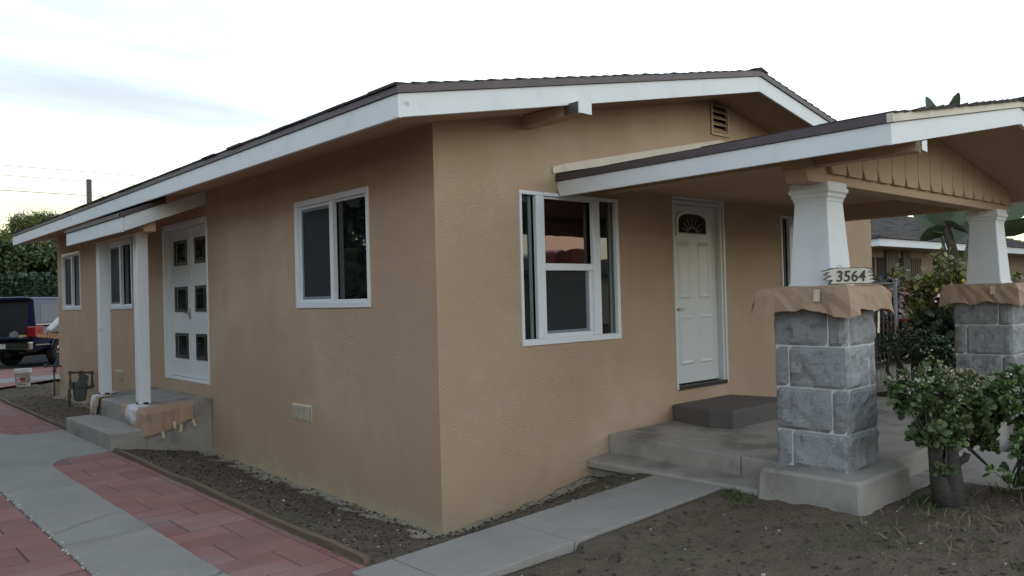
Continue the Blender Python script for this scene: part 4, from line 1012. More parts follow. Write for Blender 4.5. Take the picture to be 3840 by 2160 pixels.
# shell: sides and roof around a dark interior, rear opening
q = MB()
for s_ in (-1, 1):
    q.add([(-.97, s_*.925, 1.135), (1.60, s_*.925, 1.135), (1.60, s_*.80, 1.86), (-.88, s_*.80, 1.86), (-.97, s_*.86, 1.135), (1.60, s_*.86, 1.135), (1.60, s_*.735, 1.86), (-.88, s_*.735, 1.86)],
          [(0, 1, 2, 3), (4, 7, 6, 5), (0, 3, 7, 4), (0, 4, 5, 1), (1, 5, 6, 2), (2, 6, 7, 3)])
q.prism([(-.80, 1.85), (.80, 1.85), (.74, 1.915), (.5, 1.945), (-.5, 1.945), (-.74, 1.915)], 'x', -.93, 1.62)
q.box(1.56, 1.62, -.80, .80, 1.13, 1.86)
for s_ in (-1, 1): q.add([(-.975, s_*.93, 1.13), (-.975, s_*.66, 1.13), (-.885, s_*.62, 1.86), (-.885, s_*.805, 1.86), (-.91, s_*.93, 1.13), (-.91, s_*.66, 1.13), (-.82, s_*.62, 1.86), (-.82, s_*.805, 1.86)], [(0, 1, 2, 3), (0, 3, 7, 4), (1, 5, 6, 2), (4, 7, 6, 5)])
q.build('camper_shell', bluepaint, tk, bevel=.02)
q = MB(); q.box(-.80, 1.55, -.70, .70, .725, 1.84); 
ins = q.build('shell_lining', blackpl, tk)
ins.data.flip_normals()
sideglass = mat('shell_window_glass', (.01, .012, .013), .03, 0, spec=.5, ior=1.6)
for s_ in (-1, 1):
    for xa, xb in ((-.76, .35), (.39, 1.45)):
        q = MB(); yy = lambda z: s_*(.925-.125*(z-1.135)/.725+.004)
        q.quad((xa, yy(1.25), 1.25), (xb, yy(1.25), 1.25), (xb-.0, yy(1.74), 1.74), (xa+.08, yy(1.74), 1.74)); q.build('side_window', sideglass, tk)
    q = MB(); q.bar((-.97, s_*.935, 1.17), (1.6, s_*.935, 1.17), .02, .03); q.build('trim_strip', chrome, tk)
q = MB(); q.box(-1.005, -.97, -.78, .78, .72, .80); q.box(-1.39, -.99, -.76, .76, .79, .85); q.build('tailgate', bluepaint, tk, bevel=.015)
q = MB(); q.cbox(-1.21, -1.05, -.93, .93, .50, .70, .03); bm_ = q.build('bumper', chrome, tk, bevel=.02)
q = MB(); q.box(-1.215, -1.04, -.90, .90, .702, .72); q.build('step_pad', blackpl, bm_)
q = MB(); q.box(-1.218, -1.211, -.17, .17, .53, .66); q.build('licence_plate', plasticw, bm_)
q = MB(); q.prism([(-1.02, -.68), (-1.02, -.935), (-.86, -.947), (-.70, -.942), (-.75, -.68)], 'z', .83, 1.13); tl = q.build('tail_light', redlens, tk, bevel=.03)
q = MB(); q.prism([(-1.02, .68), (-1.02, .935), (-.86, .947), (-.70, .942), (-.75, .68)], 'z', .83, 1.13); q.build('tail_light', redlens, tk, bevel=.03)
for s_ in (-1, 1):
    q = MB(); q.box(-1.0, -.5, s_*.94-.006, s_*.94+.006, .60, .63); q.build('side_moulding', chrome, tk)
    for xw in (0, 3.25):
        wx = MB(); wx.lathe((xw, s_*.80, .37), [(.24, -.13), (.35, -.13), (.375, -.10), (.378, 0), (.375, .10), (.35, .13), (.24, .13)], 28, 'y', cap=False); wo = wx.build('wheel', rubber, tk, smooth=True)
        wx = MB(); wx.lathe((xw, s_*.86, .37), [(.245, -.05*s_), (.235, .045*s_), (.21, .05*s_), (.20, .0)], 24, 'y', cap=False)
        for k in range(6):
            a = k*math.pi/3; wx.bar((xw+.05*math.cos(a), s_*.90, .37+.05*math.sin(a)), (xw+.22*math.cos(a), s_*.895, .37+.22*math.sin(a)), .05, .03, (0, 1, 0))
        wx.lathe((xw, s_*.90, .37), [(.06, -.03), (.06, .03)], 14, 'y'); wx.build('rim', chrome, wo)
        wx = MB(); wx.lathe((xw, s_*.84, .37), [(.235, -.01), (.235, .01)], 20, 'y'); wx.build('brake_disc', blackpl, wo)
q = MB(); q.tube([(-1.0, 0, .37), (4, 0, .40)], .10, 8); q.box(-.95, 3.9, -.6, .6, .42, .52); q.tube([(0, -.8, .37), (0, .8, .37)], .08, 8); q.tube([(-1.07, -.5, .40), (-.6, -.5, .42)], .04, 8); q.build('chassis', blackpl, tk)
bx_ = Matrix.Translation((1.16, 20.98, .222)) @ Matrix.Rotation(TA, 4, 'Z')
def lump(name, lab, cat, loc, s3, m_, seed):
    c = bx_ @ Vector(loc); o = thing(name, c, lab, cat); q = MB(); bm = bmesh.new(); bmesh.ops.create_icosphere(bm, subdivisions=3, radius=1)
    for v in bm.verts:
        n_ = mnoise.noise(v.co*1.6+Vector((seed, 0, 0))); v.co *= 1+.25*n_; v.co.x *= s3[0]; v.co.y *= s3[1]; v.co.z = max(v.co.z, -.6)*s3[2]
    q.add([v.co+c for v in bm.verts], [[v.index for v in f.verts] for f in bm.faces]); bm.free(); q.build('body', m_, o, smooth=True)
lump('tool_bag', 'grey tool bag in the open back of the truck', 'bag', (-.82, -.12, .83), (.16, .13, .16), mat('grey_cloth', (.16, .17, .18), .9, .1, 9), 1)
lump('power_tool', 'small yellow power tool beside the grey bag in the truck', 'tool', (-.86, -.42, .80), (.14, .10, .10), mat('yellow_plastic', (.5, .33, .05), .5, .1, 9), 2)
lump('paint_can', 'orange tool lying behind the yellow one in the truck', 'tool', (-.62, -.33, .93), (.10, .09, .10), mat('orange_plastic', (.42, .2, .04), .5, .1, 9), 3)
lump('sand_bag', 'pale sack lying on the ground under the truck', 'sack', (1.2, -.35, .08), (.36, .22, .14), plasticw, 4)

# ------------------------------------------------------------------ the man behind the house corner
def skin_obj(name, verts, edges, radii, m_, parent, sub=2, root=0):
    o0 = origin[parent.name]
    me = bpy.data.meshes.new(name); me.from_pydata([tuple(Vector(v)-o0) for v in verts], edges, []); me.materials.append(m_)
    o = bpy.data.objects.new(name, me); col.objects.link(o); o.parent = parent; origin[o.name] = o0.copy()
    sk_ = o.modifiers.new('skin', 'SKIN'); sk_.use_smooth_shade = True
    for i, r_ in enumerate(radii): me.skin_vertices[0].data[i].radius = (r_, r_) if not isinstance(r_, tuple) else r_
    me.skin_vertices[0].data[root].use_root = True
    sb = o.modifiers.new('subsurf', 'SUBSURF'); sb.levels = sb.render_levels = sub
    return o
PX, PYy, G = 1.30, 17.25, .22
man = thing('person', (PX, PYy, G), 'worker in a white shirt and blue jeans carrying a wooden board beside the truck', 'person')
pv = [(PX, PYy, G+.93), (PX, PYy, G+1.12), (PX-.02, PYy, G+1.36), (PX-.03, PYy-.01, G+1.50), (PX-.06, PYy-.03, G+1.58), (PX-.08, PYy-.05, G+1.72)]
pe = [(0, 1), (1, 2), (2, 3), (3, 4), (4, 5)]; prd = [.14, .13, .15, .06, .09, .075]
def chain(v, e, r_, start, pts):
    p = start
    for q_, rad in pts: v.append(q_); e.append((p, len(v)-1)); r_.append(rad); p = len(v)-1
    return p
lh = chain(pv, pe, prd, 2, [((PX-.20, PYy-.02, G+1.40), .06), ((PX-.42, PYy-.10, G+1.20), .045), ((PX-.66, PYy-.22, G+1.02), .032), ((PX-.69, PYy-.24, G+.96), .03)])
rh = chain(pv, pe, prd, 2, [((PX+.20, PYy-.02, G+1.40), .06), ((PX+.30, PYy-.10, G+1.13), .045), ((PX+.16, PYy-.28, G+.95), .032), ((PX+.12, PYy-.30, G+.90), .03)])
chain(pv, pe, prd, 0, [((PX-.11, PYy, G+.86), .095), ((PX-.26, PYy-.06, G+.48), .065), ((PX-.43, PYy-.06, G+.09), .045)])
chain(pv, pe, prd, 0, [((PX+.11, PYy, G+.86), .095), ((PX+.15, PYy-.02, G+.48), .065), ((PX+.17, PYy+.06, G+.09), .045)])
hx_, hy_, hz_ = pv[lh]
for k, (dx, dy, dz) in enumerate(((-.045, -.02, -.05), (-.02, -.035, -.055), (.005, -.045, -.055), (.03, -.045, -.045))):
    chain(pv, pe, prd, lh, [((hx_+dx*.7, hy_+dy, hz_+dz*.6), .0095), ((hx_+dx*.9, hy_+dy*.8+.01, hz_+dz*1.25), .009), ((hx_+dx*.9, hy_+dy*.1+.025, hz_+dz*1.5), .008)])
chain(pv, pe, prd, lh, [((hx_+.02, hy_+.04, hz_-.02), .011), ((hx_-.01, hy_+.055, hz_-.05), .009)])
skin_obj('body', pv, pe, prd, skin, man)
v = [(PX, PYy, G+.95), (PX, PYy, G+1.12), (PX-.02, PYy, G+1.36), (PX-.02, PYy, G+1.46)]; e = [(0, 1), (1, 2), (2, 3)]; r_ = [.17, .165, .18, .09]
chain(v, e, r_, 2, [((PX-.22, PYy-.02, G+1.40), .085), ((PX-.43, PYy-.10, G+1.20), .075), ((PX-.62, PYy-.20, G+1.05), .062)])
chain(v, e, r_, 2, [((PX+.22, PYy-.02, G+1.40), .085), ((PX+.31, PYy-.10, G+1.13), .075), ((PX+.18, PYy-.26, G+.97), .062)])
skin_obj('shirt', v, e, r_, shirtm, man)
v = [(PX, PYy, G+.97)]; e = []; r_ = [.16]
chain(v, e, r_, 0, [((PX-.11, PYy, G+.84), .115), ((PX-.26, PYy-.06, G+.48), .085), ((PX-.42, PYy-.06, G+.12), .075)])
chain(v, e, r_, 0, [((PX+.11, PYy, G+.84), .115), ((PX+.15, PYy-.02, G+.48), .085), ((PX+.17, PYy+.06, G+.12), .075)])
skin_obj('jeans', v, e, r_, jeansm, man)
for sx, sy in ((-.44, -.06), (.17, .06)):
    skin_obj('shoe', [(PX+sx, PYy+sy+.05, G+.06), (PX+sx-.03, PYy+sy-.08, G+.055), (PX+sx-.05, PYy+sy-.17, G+.04)], [(0, 1), (1, 2)], [.055, .05, .038], shoem, man)
q = MB(); bm = bmesh.new(); bmesh.ops.create_icosphere(bm, subdivisions=3, radius=.105)
for v_ in bm.verts: v_.co.z = max(v_.co.z*1.05, -.02)
q.add([v_.co+Vector((PX-.07, PYy-.03, G+1.69)) for v_ in bm.verts], [[v_.index for v_ in f.verts] for f in bm.faces]); bm.free(); q.build('hair', hairm, man, smooth=True)
q = MB()
hc = Vector((PX-.08, PYy-.05, G+1.67))
for ex in (-.032, .032): q.lathe((hc.x+ex, hc.y-.088, hc.z+.01), [(.004, 0), (.011, .004), (.011, .01)], 8, 'y')
q.build('eye', plasticw, man)
q = MB(); q.prism([(hc.y-.085, hc.z+.015), (hc.y-.112, hc.z-.03), (hc.y-.085, hc.z-.035)], 'x', hc.x-.014, hc.x+.014); q.build('nose', skin, man)
q = MB(); q.box(hc.x-.025, hc.x+.025, hc.y-.092, hc.y-.08, hc.z-.062, hc.z-.054); q.build('mouth', redlab, man)
for sx in (-1, 1):
    q = MB(); q.lathe((hc.x+sx*.078, hc.y, hc.z), [(.012, -.01), (.03, 0), (.012, .01)], 8, 'x'); q.build('ear', skin, man)
bd = thing('wooden_board', (PX-.65, PYy-.24, G+.93), 'raw wooden board held by the worker in front of the truck', 'board')
q = MB(); q.bar((PX-.86, PYy-.28, G+.955), (PX+.75, PYy-.24, G+.72), .05, .085); q.bar((PX-.62, PYy-.29, G+.975), (PX+.6, PYy-.25, G+.80), .04, .05); q.build('plank', boardm, bd)

# ------------------------------------------------------------------ foliage helpers
LEAF = {
    'oval': ([(0, 0, 0), (.28, .35, .05), (.30, .65, .06), (0, 1, -.03), (-.30, .65, .06), (-.28, .35, .05), (0, .5, 0)], [(0, 1, 6), (1, 2, 6), (2, 3, 6), (3, 4, 6), (4, 5, 6), (5, 0, 6)]),
    'spoon': ([(-.10, 0, 0), (.10, 0, 0), (.36, .55, .08), (.33, .85, .12), (0, 1, .14), (-.33, .85, .12), (-.36, .55, .08), (0, .6, -.03)], [(0, 1, 7), (1, 2, 7), (2, 3, 7), (3, 4, 7), (4, 5, 7), (5, 6, 7), (6, 0, 7)]),
    'quad': ([(0, 0, 0), (.35, .5, .06), (0, 1, -.06), (-.35, .5, .06)], [(0, 1, 2), (0, 2, 3)]),
    'thin': ([(-.03, 0, 0), (.03, 0, 0), (.045, .5, .02), (0, 1, -.12), (-.045, .5, .02)], [(0, 1, 2, 4), (4, 2, 3)]),
}
def leaf_mesh(name, pos, dirs, sizes, shape, m_, parent, rg, roll=True):
    pv_, pf = LEAF[shape]; pv_ = np.array(pv_); k = len(pv_); n = len(pos)
    d = dirs/np.linalg.norm(dirs, axis=1, keepdims=True)
    a = rg.normal(size=(n, 3)); a[:, 2] += .9
    x = np.cross(d, a); x /= np.linalg.norm(x, axis=1, keepdims=True)+1e-9; z = np.cross(x, d)
    V = pos[:, None, :]+sizes[:, None, None]*(x[:, None, :]*pv_[None, :, 0:1]+d[:, None, :]*pv_[None, :, 1:2]+z[:, None, :]*pv_[None, :, 2:3])
    o0 = np.array(origin[parent.name]) if parent else np.zeros(3)
    V = (V-o0).reshape(-1, 3)
    faces = []
    base = np.arange(n)*k
    fl = [np.array(f) for f in pf]
    tot = [];  st = [];
    loops = []; cnt = []
    for f in fl: loops.append((base[:, None]+f[None, :])); cnt.append(len(f))
    me = bpy.data.meshes.new(name)
    me.vertices.add(len(V)); me.vertices.foreach_set('co', V.ravel().astype(np.float32))
    al = np.concatenate([l.ravel() for l in loops]); me.loops.add(len(al)); me.loops.foreach_set('vertex_index', al.astype(np.int32))
    tot = np.concatenate([np.full(n, c) for c in cnt]); st = np.concatenate([[0], np.cumsum(tot)[:-1]])
    me.polygons.add(len(tot)); me.polygons.foreach_set('loop_start', st.astype(np.int32)); me.polygons.foreach_set('loop_total', tot.astype(np.int32))
    me.materials.append(m_); me.update(calc_edges=True); me.validate()
    o = bpy.data.objects.new(name, me); col.objects.link(o)
    origin[o.name] = Vector(o0)
    if parent: o.parent = parent
    return o
def ell_points(n, c, r, rg, shell=.55, zmin=-1.):
    out_ = []
    while len(out_) < n:
        v = rg.normal(size=3); v /= np.linalg.norm(v)
        if v[2] < zmin: continue
        out_.append(np.array(c)+v*(shell+(1-shell)*rg.random()**.6)*np.array(r))
    return np.array(out_)
def rosettes(tips, outd, per, size, rg, spread=.9):
    P, D, S = [], [], []
    for t, o_ in zip(tips, outd):
        for k in range(per):
            d = o_*rg.uniform(.1, 1.)+rg.normal(size=3)*spread*.6; P.append(t-o_*.015+rg.normal(size=3)*.012); D.append(d); S.append(size*rg.uniform(.65, 1.25))
    return np.array(P), np.array(D), np.array(S)

# ---- jade bushes
def jade(loc, lab, lumps, trunk, ntip, m_, flowers, seed, size=.050):
    rg = np.random.default_rng(seed)
    o = thing('jade_plant', loc, lab, 'shrub', 'jade plants beside the front path')
    q = MB()
    for pts, rad in trunk: q.tube(pts, rad, 10)
    q.build('stem', barkgrey, o, smooth=True)
    tips, outd = [], []
    tw = sum(r[0]*r[1]+r[0]*r[2] for c, r in lumps)
    for c, r in lumps:
        n = int(ntip*(r[0]*r[1]+r[0]*r[2])/tw)
        p = ell_points(n, c, r, rg, .62, -.85); tips.append(p); d = (p-np.array(c))/np.array(r); d /= np.linalg.norm(d, axis=1, keepdims=True); d[:, 2] += .35; outd.append(d)
    tips = np.concatenate(tips); outd = np.concatenate(outd)
    k_ = rg.choice(len(tips), len(tips)//9, replace=False); tips[k_] += outd[k_]*rg.uniform(.03, .11, (len(k_), 1))
    keep = np.array([mnoise.noise(Vector(t*5.5)) > -.16 for t in tips]); tips, outd = tips[keep], outd[keep]
    tw_ = MB(); idx = rg.choice(len(tips), min(200, len(tips)), replace=False)
    top = np.array(trunk[0][0][-1])
    for i in idx:
        t = tips[i]; c = min((np.array(c_) for c_, r in lumps), key=lambda c_: np.linalg.norm(c_-t)); mid = c*.6+t*.4+np.array((0, 0, -.06))
        tw_.tube([tuple(c*.5+top*.5-np.array((0, 0, .02))), tuple(mid), tuple(t)], [.011, .007, .004], 5, False)
    tw_.build('branch', barkgrey, o, smooth=True)
    P, D, S = rosettes(tips, outd, 11, size, rg)
    leaf_mesh('foliage', P, D, S, 'spoon', m_, o, rg)
    if flowers:
        hi = tips[:, 2]-np.array([0])
        sel = np.where(tips[:, 2] > np.quantile(tips[:, 2], .66))[0]; sel = rg.choice(sel, min(flowers, len(sel)), replace=False)
        P2, D2, S2 = [], [], []
        for i in sel:
            c = tips[i]+np.array((0, 0, .045))+rg.normal(size=3)*.01
            for k in range(16): P2.append(c+rg.normal(size=3)*np.array((.020, .020, .012))); D2.append(rg.normal(size=3)+np.array((0, 0, .6))); S2.append(rg.uniform(.011, .019))
        leaf_mesh('flowers', np.array(P2), np.array(D2), np.array(S2), 'quad', flowerm, o, rg)
    return o
gj = .20
jade((2.40, -3.0, gj), 'jade plant with thick grey stems and pale flowers beside the near pillar plinth',
     [((2.13, -3.0, .93), (.24, .20, .20)), ((2.35, -2.92, 1.00), (.34, .30, .17)), ((2.75, -2.95, .98), (.30, .30, .17)), ((2.16, -3.04, .77), (.22, .18, .12)), ((2.5, -3.02, .80), (.28, .20, .12)), ((1.93, -3.04, .78), (.11, .10, .10)), ((3.0, -2.98, .82), (.24, .2, .15)), ((2.02, -3.10, .54), (.06, .06, .045)), ((2.72, -3.06, .66), (.16, .14, .09))],
     [([(2.40, -3.0, gj-.08), (2.41, -3.0, .36), (2.43, -2.98, .55), (2.45, -2.95, .85)], [.10, .070, .060, .045]), ([(2.33, -2.98, gj-.05), (2.20, -2.98, .42), (2.13, -2.99, .66), (2.08, -2.99, .88)], [.085, .056, .048, .03]),
      ([(2.38, -2.97, gj), (2.33, -2.95, .45), (2.30, -2.94, .7)], [.05, .03, .026]), ([(2.46, -3.02, .50), (2.53, -3.05, .52), (2.545, -3.06, .56)], [.03, .026, .024]), ([(2.42, -2.98, .5), (2.66, -2.98, .72), (2.85, -2.97, .9)], [.04, .032, .02]), ([(2.2, -3.02, .6), (2.05, -3.09, .56)], [.012, .006]), ([(2.6, -3.02, .62), (2.85, -3.1, .42)], [.016, .008])],
     680, leafj, 55, 21, .050)
jade((2.93, -3.42, gj), 'bright green jade plant at the right edge of the photo',
     [((2.78, -3.38, .98), (.22, .22, .15)), ((3.05, -3.36, 1.0), (.25, .25, .15)), ((2.95, -3.45, .74), (.26, .2, .14)), ((2.78, -3.42, .60), (.16, .14, .09)), ((2.66, -3.36, .40), (.13, .11, .07)), ((2.82, -3.40, .36), (.12, .1, .08)), ((3.1, -3.45, .55), (.3, .2, .2))],
     [([(2.93, -3.42, gj-.08), (2.95, -3.40, .45), (2.90, -3.38, .85)], [.08, .055, .035]), ([(2.95, -3.42, .3), (3.06, -3.38, .6), (3.08, -3.36, .9)], [.05, .035, .02]), ([(2.93, -3.42, .42), (2.78, -3.38, .44), (2.66, -3.36, .46)], [.022, .014, .008])],
     520, leafj2, 12, 22, .050)

def shrub(name, loc, lab, cat, lumps, nleaf, size, shape, m_, seed, group=None, stems=6, droop=.0, outw=1., shell=.45, stemm=None, trunk_r=.03):
    rg = np.random.default_rng(seed); o = thing(name, loc, lab, cat, group)
    q = MB()
    for k in range(stems):
        c = np.array(lumps[k % len(lumps)][0]); b = np.array(loc)+rg.normal(size=3)*np.array((.08, .08, 0))
        q.tube([tuple(b-np.array((0, 0, .1))), tuple(b*.5+c*.5+rg.normal(size=3)*.06), tuple(c)], [trunk_r, trunk_r*.7, trunk_r*.35], 7)
    q.build('stem', stemm or bark, o, smooth=True)
    P, D, S = [], [], []; tw = sum(r[0]*r[1]*r[2] for c, r in lumps)**(1)
    for c, r in lumps:
        n = int(nleaf*(r[0]*r[1]*r[2])/tw)
        p = ell_points(n, c, r, rg, shell, -.9); d = (p-np.array(c))/np.array(r); d = d/np.linalg.norm(d, axis=1, keepdims=True)*outw+rg.normal(size=(n, 3))*.7; d[:, 2] -= droop
        P.append(p); D.append(d); S.append(size*rg.uniform(.6, 1.3, n))
    leaf_mesh('foliage', np.concatenate(P), np.concatenate(D), np.concatenate(S), shape, m_, o, rg)
    return o
def branchy(lumps, n, rg, r0, zlo=0):
    """many small twiggy clumps scattered over bigger lumps, for an uneven outline"""
    out_ = []
    for c, r in lumps:
        for p in ell_points(n, c, r, rg, .6, -.6): out_.append((tuple(p), tuple(np.array((r0, r0, r0*.8))*rg.uniform(.5, 1.2))))
    return out_
rgl = np.random.default_rng(5)
lem = branchy([((9.35, -.62, 1.45), (.5, .62, .62)), ((9.6, -1.15, 1.45), (.6, .6, .62)), ((9.4, -.7, 1.0), (.5, .7, .5))], 36, rgl, .19)
ol = shrub('lemon_tree', (9.2, -.5, .3), 'bushy lemon tree with yellowing leaves and a few fruits behind the pillars', 'tree', lem, 4200, .105, 'oval', leaflem, 31, stems=12, droop=.15, shell=.2)
for k, p in enumerate(((8.55, -.12, 1.98), (8.85, -.80, 1.80), (8.82, -.60, 1.74), (8.8, -.98, 1.86))):
    o = thing('lemon', p, ['yellow lemon hanging on the outermost left twig of the bush', 'yellow lemon low in the middle of the bush', 'pale lemon just above the middle of the bush', 'lemon half hidden in the leaves close to the far pillar'][k], 'lemon', 'lemons on the tree')
    q = MB(); q.lathe(p, [(.003, -.04), (.019, -.034), (.028, -.012), (.028, .010), (.019, .029), (.003, .037)], 12); q.build('fruit', lemonm, o, smooth=True)
tb = MB(); tb.tube([(9.2, -.4, 1.6), (8.75, -.15, 1.95), (8.5, -.08, 2.1)], [.012, .008, .004], 5); tb.tube([(9.2, -.6, 1.7), (9.05, -.62, 2.1), (9.0, -.64, 2.3)], [.012, .008, .004], 5); tb.build('branch', bark, ol)
rg2 = np.random.default_rng(8); TP = np.concatenate([ell_points(30, (8.6, -.12, 2.02), (.2, .14, .12), rg2, .1), ell_points(26, (9.0, -.62, 2.25), (.14, .16, .12), rg2, .1)])
leaf_mesh('foliage', TP, rg2.normal(size=TP.shape), np.full(len(TP), .10), 'oval', leaflem, ol, rg2)
shrub('shrub', (7.4, -.75, .3), 'low grey green shrub beneath the lemon tree next to the fence post', 'shrub', branchy([((7.5, -.72, .98), (.34, .40, .24)), ((7.45, -1.05, .85), (.25, .3, .15))], 22, rgl, .11), 2400, .055, 'oval', leafgr, 32, 'shrubs beyond the porch', stems=8, stemm=bark, trunk_r=.035)
shrub('shrub', (9.6, 1.5, .3), 'dark green shrub behind the chain-link fence', 'shrub', branchy([((9.5, .55, 1.1), (.4, .6, .8)), ((9.6, 1.5, 1.15), (.5, .8, .8)), ((9.7, 2.5, 1.1), (.5, .8, .8))], 30, rgl, .2), 4200, .10, 'oval', leafdk, 36, 'shrubs beyond the porch', stems=6)
shrub('shrub', (8.6, -1.35, .3), 'dark broad leaved shrub right behind the far pillar', 'shrub', branchy([((8.5, -1.2, .95), (.4, .5, .45)), ((8.9, -.75, .9), (.5, .5, .5))], 30, rgl, .2), 2000, .12, 'oval', leafdk, 33, 'shrubs beyond the porch', stems=6)
shrub('shrub', (9.3, -2.5, .3), 'tall yellow green shrub at the right edge beyond the far pillar', 'shrub', branchy([((9.4, -2.25, 1.55), (.5, .55, .75)), ((9.7, -2.9, 1.4), (.5, .5, .7))], 40, rgl, .18), 3200, .09, 'oval', leaflem, 34, 'shrubs beyond the porch', stems=8)
shrub('shrub', (7.1, -2.95, .3), 'low plant with narrow pale green leaves in front of the far pillar', 'shrub', [((7.05, -2.9, 1.0), (.28, .25, .12)), ((7.2, -3.0, .8), (.25, .25, .2))], 420, .12, 'oval', leafgr, 35, 'shrubs beyond the porch', stems=5)

# ---- giant bird of paradise
o = thing('bird_of_paradise_tree', (11.1, -.4, .3), 'giant bird of paradise with paddle leaves leaning in front of the neighbouring roof', 'tree')
q = MB(); ring_pts = [(11.05, -.30, .3), (11.03, -.24, 1.6), (11.0, -.14, 2.25), (11.0, .0, 2.8), (11.02, .05, 3.2), (11.03, .0, 4.3)]
q.tube(ring_pts, [.10, .085, .078, .07, .055, .04], 12); q.build('trunk', bark, o, smooth=True)
def paddle(mb, base, tip, width, up, cup=.12, tear=0, seed=0):
    b, t = Vector(base), Vector(tip); d = t-b; L_ = d.length; d.normalize(); s_ = d.cross(Vector(up)).normalized(); n_ = s_.cross(d); rr = random.Random(seed)
    P = []
    for i in range(13):
        u = i/12; wd = width*(math.sin(math.pi*min(1, u*.9+.09))**.6); c = b+d*L_*u-n_*.16*L_*u*u
        row = []
        for j, k in enumerate((-1, -.66, -.33, 0, .33, .66, 1)):
            row.append(tuple(c+s_*wd*k*(1+.10*rr.uniform(-1, 1)*(abs(k) == 1))+n_*(abs(k)*cup*wd+.03*wd*rr.uniform(-1, 1)*abs(k))))
        P.append(row)
    mb.grid(P)
lv = [((11.0, .0, 2.75), (10.9, .46, 3.2), .20), ((11.0, 0, 2.8), (10.8, .15, 3.55), .20), ((11, 0, 2.85), (11.0, -.42, 3.35), .21), ((11, -.02, 2.85), (10.8, -.46, 2.75), .19), ((11.3, .1, 2.6), (11.0, -.62, 3.0), .16), ((11.0, .0, 2.75), (10.75, .36, 2.7), .18),
      ((11.03, .0, 4.3), (11.0, .20, 5.2), .11), ((11.03, 0, 4.3), (11.0, -.22, 5.12), .13), ((11.03, 0, 4.2), (10.9, .66, 5.0), .05), ((11.2, -.3, 2.6), (11.6, -1.7, 3.0), .2), ((11.2, -.3, 2.7), (11.4, -1.2, 3.2), .19)]
for k, (b, t, wd) in enumerate(lv):
    q = MB(); paddle(q, b, t, wd, (.6, .35, .8) if k % 2 else (-.7, -.5, .6), seed=k); q.build('leaf', leafbird, o, smooth=True)
q = MB()
for a, b in (((11.05, -.1, 1.9), (10.95, .10, 2.85)), ((11.1, -.15, 1.7), (11.1, -.35, 2.7)), ((11.2, -.2, 1.8), (11.3, -.75, 2.7))): q.tube([a, tuple((np.array(a)+np.array(b))/2+np.array((.02, .03, 0))), b], [.035, .03, .015], 7)
q.build('leaf_stalk', leafbird, o, smooth=True)

# ---- chain-link fence along the side boundary
o = thing('chain_link_fence', (8.95, 1.5, .3), 'grey chain-link fence with a steel post beyond the porch', 'fence')
q = MB(); 
for y in (.05, 2.6, 5.2): q.tube([(8.95, y, .2), (8.95, y, 1.90)], .03, 10); q.lathe((8.95, y, 1.90), [(.036, 0), (.036, .02), (.005, .05)], 10)
q.build('post', galv, o, smooth=True)
q = MB(); st_ = .062; zz0, zz1 = .32, 1.90
y = .05
while y < 5.2:
    for s_ in (-1, 1):
        pts = []; k = 0
        n_ = int((zz1-zz0)/st_)
        for i in range(n_+1): pts.append((8.95+.008*s_*(1 if i % 2 else -1), y+(st_/2 if (i % 2) == (s_ > 0) else 0)+.004*s_, zz0+i*st_))
        q.tube(pts, .0042, 4, False)
    y += st_
q.build('wire_mesh', galv, o)
q = MB(); q.tube([(8.95, .05, 1.86), (8.95, 5.2, 1.86)], .016, 8); q.build('rail', galv, o)

# lawn strip right of the porch
s_ = MB(); s_.grid([[(6.24+.35*i, -2.3+.36*j, gza(6.24+.35*i, -2.3+.36*j)+.008+.02*math.sin(i*2.1+j)) for j in range(9)] for i in range(9)])
structure(s_.build('lawn', lawnm, smooth=True))

# ------------------------------------------------------------------ neighbouring house with hipped shingle roof
nh = thing('neighbour_house', (13.0, 2.0, .25), 'neighbouring house with grey hipped shingle roof, white fascia and barred windows', 'house')
nx0, nx1, ny0, ny1 = 13.0, 26.5, 2.0, 12.0
ez0, ez1 = 2.68, 2.84
q = MB()
for a, b, c, d in (((nx0+.6, ny0+.7), (nx1-.6, ny0+.7), 0, 0), ((nx1-.6, ny0+.7), (nx1-.6, ny1-.6), 0, 0), ((nx1-.6, ny1-.6), (nx0+.6, ny1-.6), 0, 0), ((nx0+.6, ny1-.6), (nx0+.6, ny0+.7), 0, 0)):
    q.quad((*a, .1), (*b, .1), (*b, 2.75), (*a, 2.75))
q.build('wall', neiwall, nh)
q = MB(); yw = ny0+.68
for xa, xb in ((13.62, 14.3), (14.42, 14.8), (15.55, 15.75), (16.2, 16.9), (17.75, 19.6)):
    q.box(xa, xb, yw, ny0+.72, 1.0 if xb-xa < .9 else .6, 2.5)
q.build('window', blackm, nh)
q = MB()
for xa, xb in ((14.85, 15.5), (15.8, 16.15)):
    x = xa
    while x < xb: q.box(x, x+.05, yw-.04, yw, .5, 2.66); x += .085
q.build('shutter', mat('grey_brown_slats', (.16, .135, .11), .8, .2, 4), nh)
q = MB()
for x in np.arange(16.25, 16.9, .11): q.tube([(x, yw-.05, 1.0), (x, yw-.05, 2.5)], .012, 6)
q.build('window_bars', neiwall, nh)
q = MB()
q.box(nx0, nx1, ny0, ny0+.03, ez0, ez1); q.box(nx0, nx0+.03, ny0+.03, ny1, ez0, ez1); q.build('fascia_board', white, nh)
q = MB(); q.quad((nx0, ny0, ez0+.01), (nx1, ny0, ez0+.01), (nx1, ny1, ez0+.01), (nx0, ny1, ez0+.01)); q.build('soffit', neiwall, nh)
q = MB(); sl = .36; n_ = 32; hd_ = (ny1-ny0)/2; rr = random.Random(9)
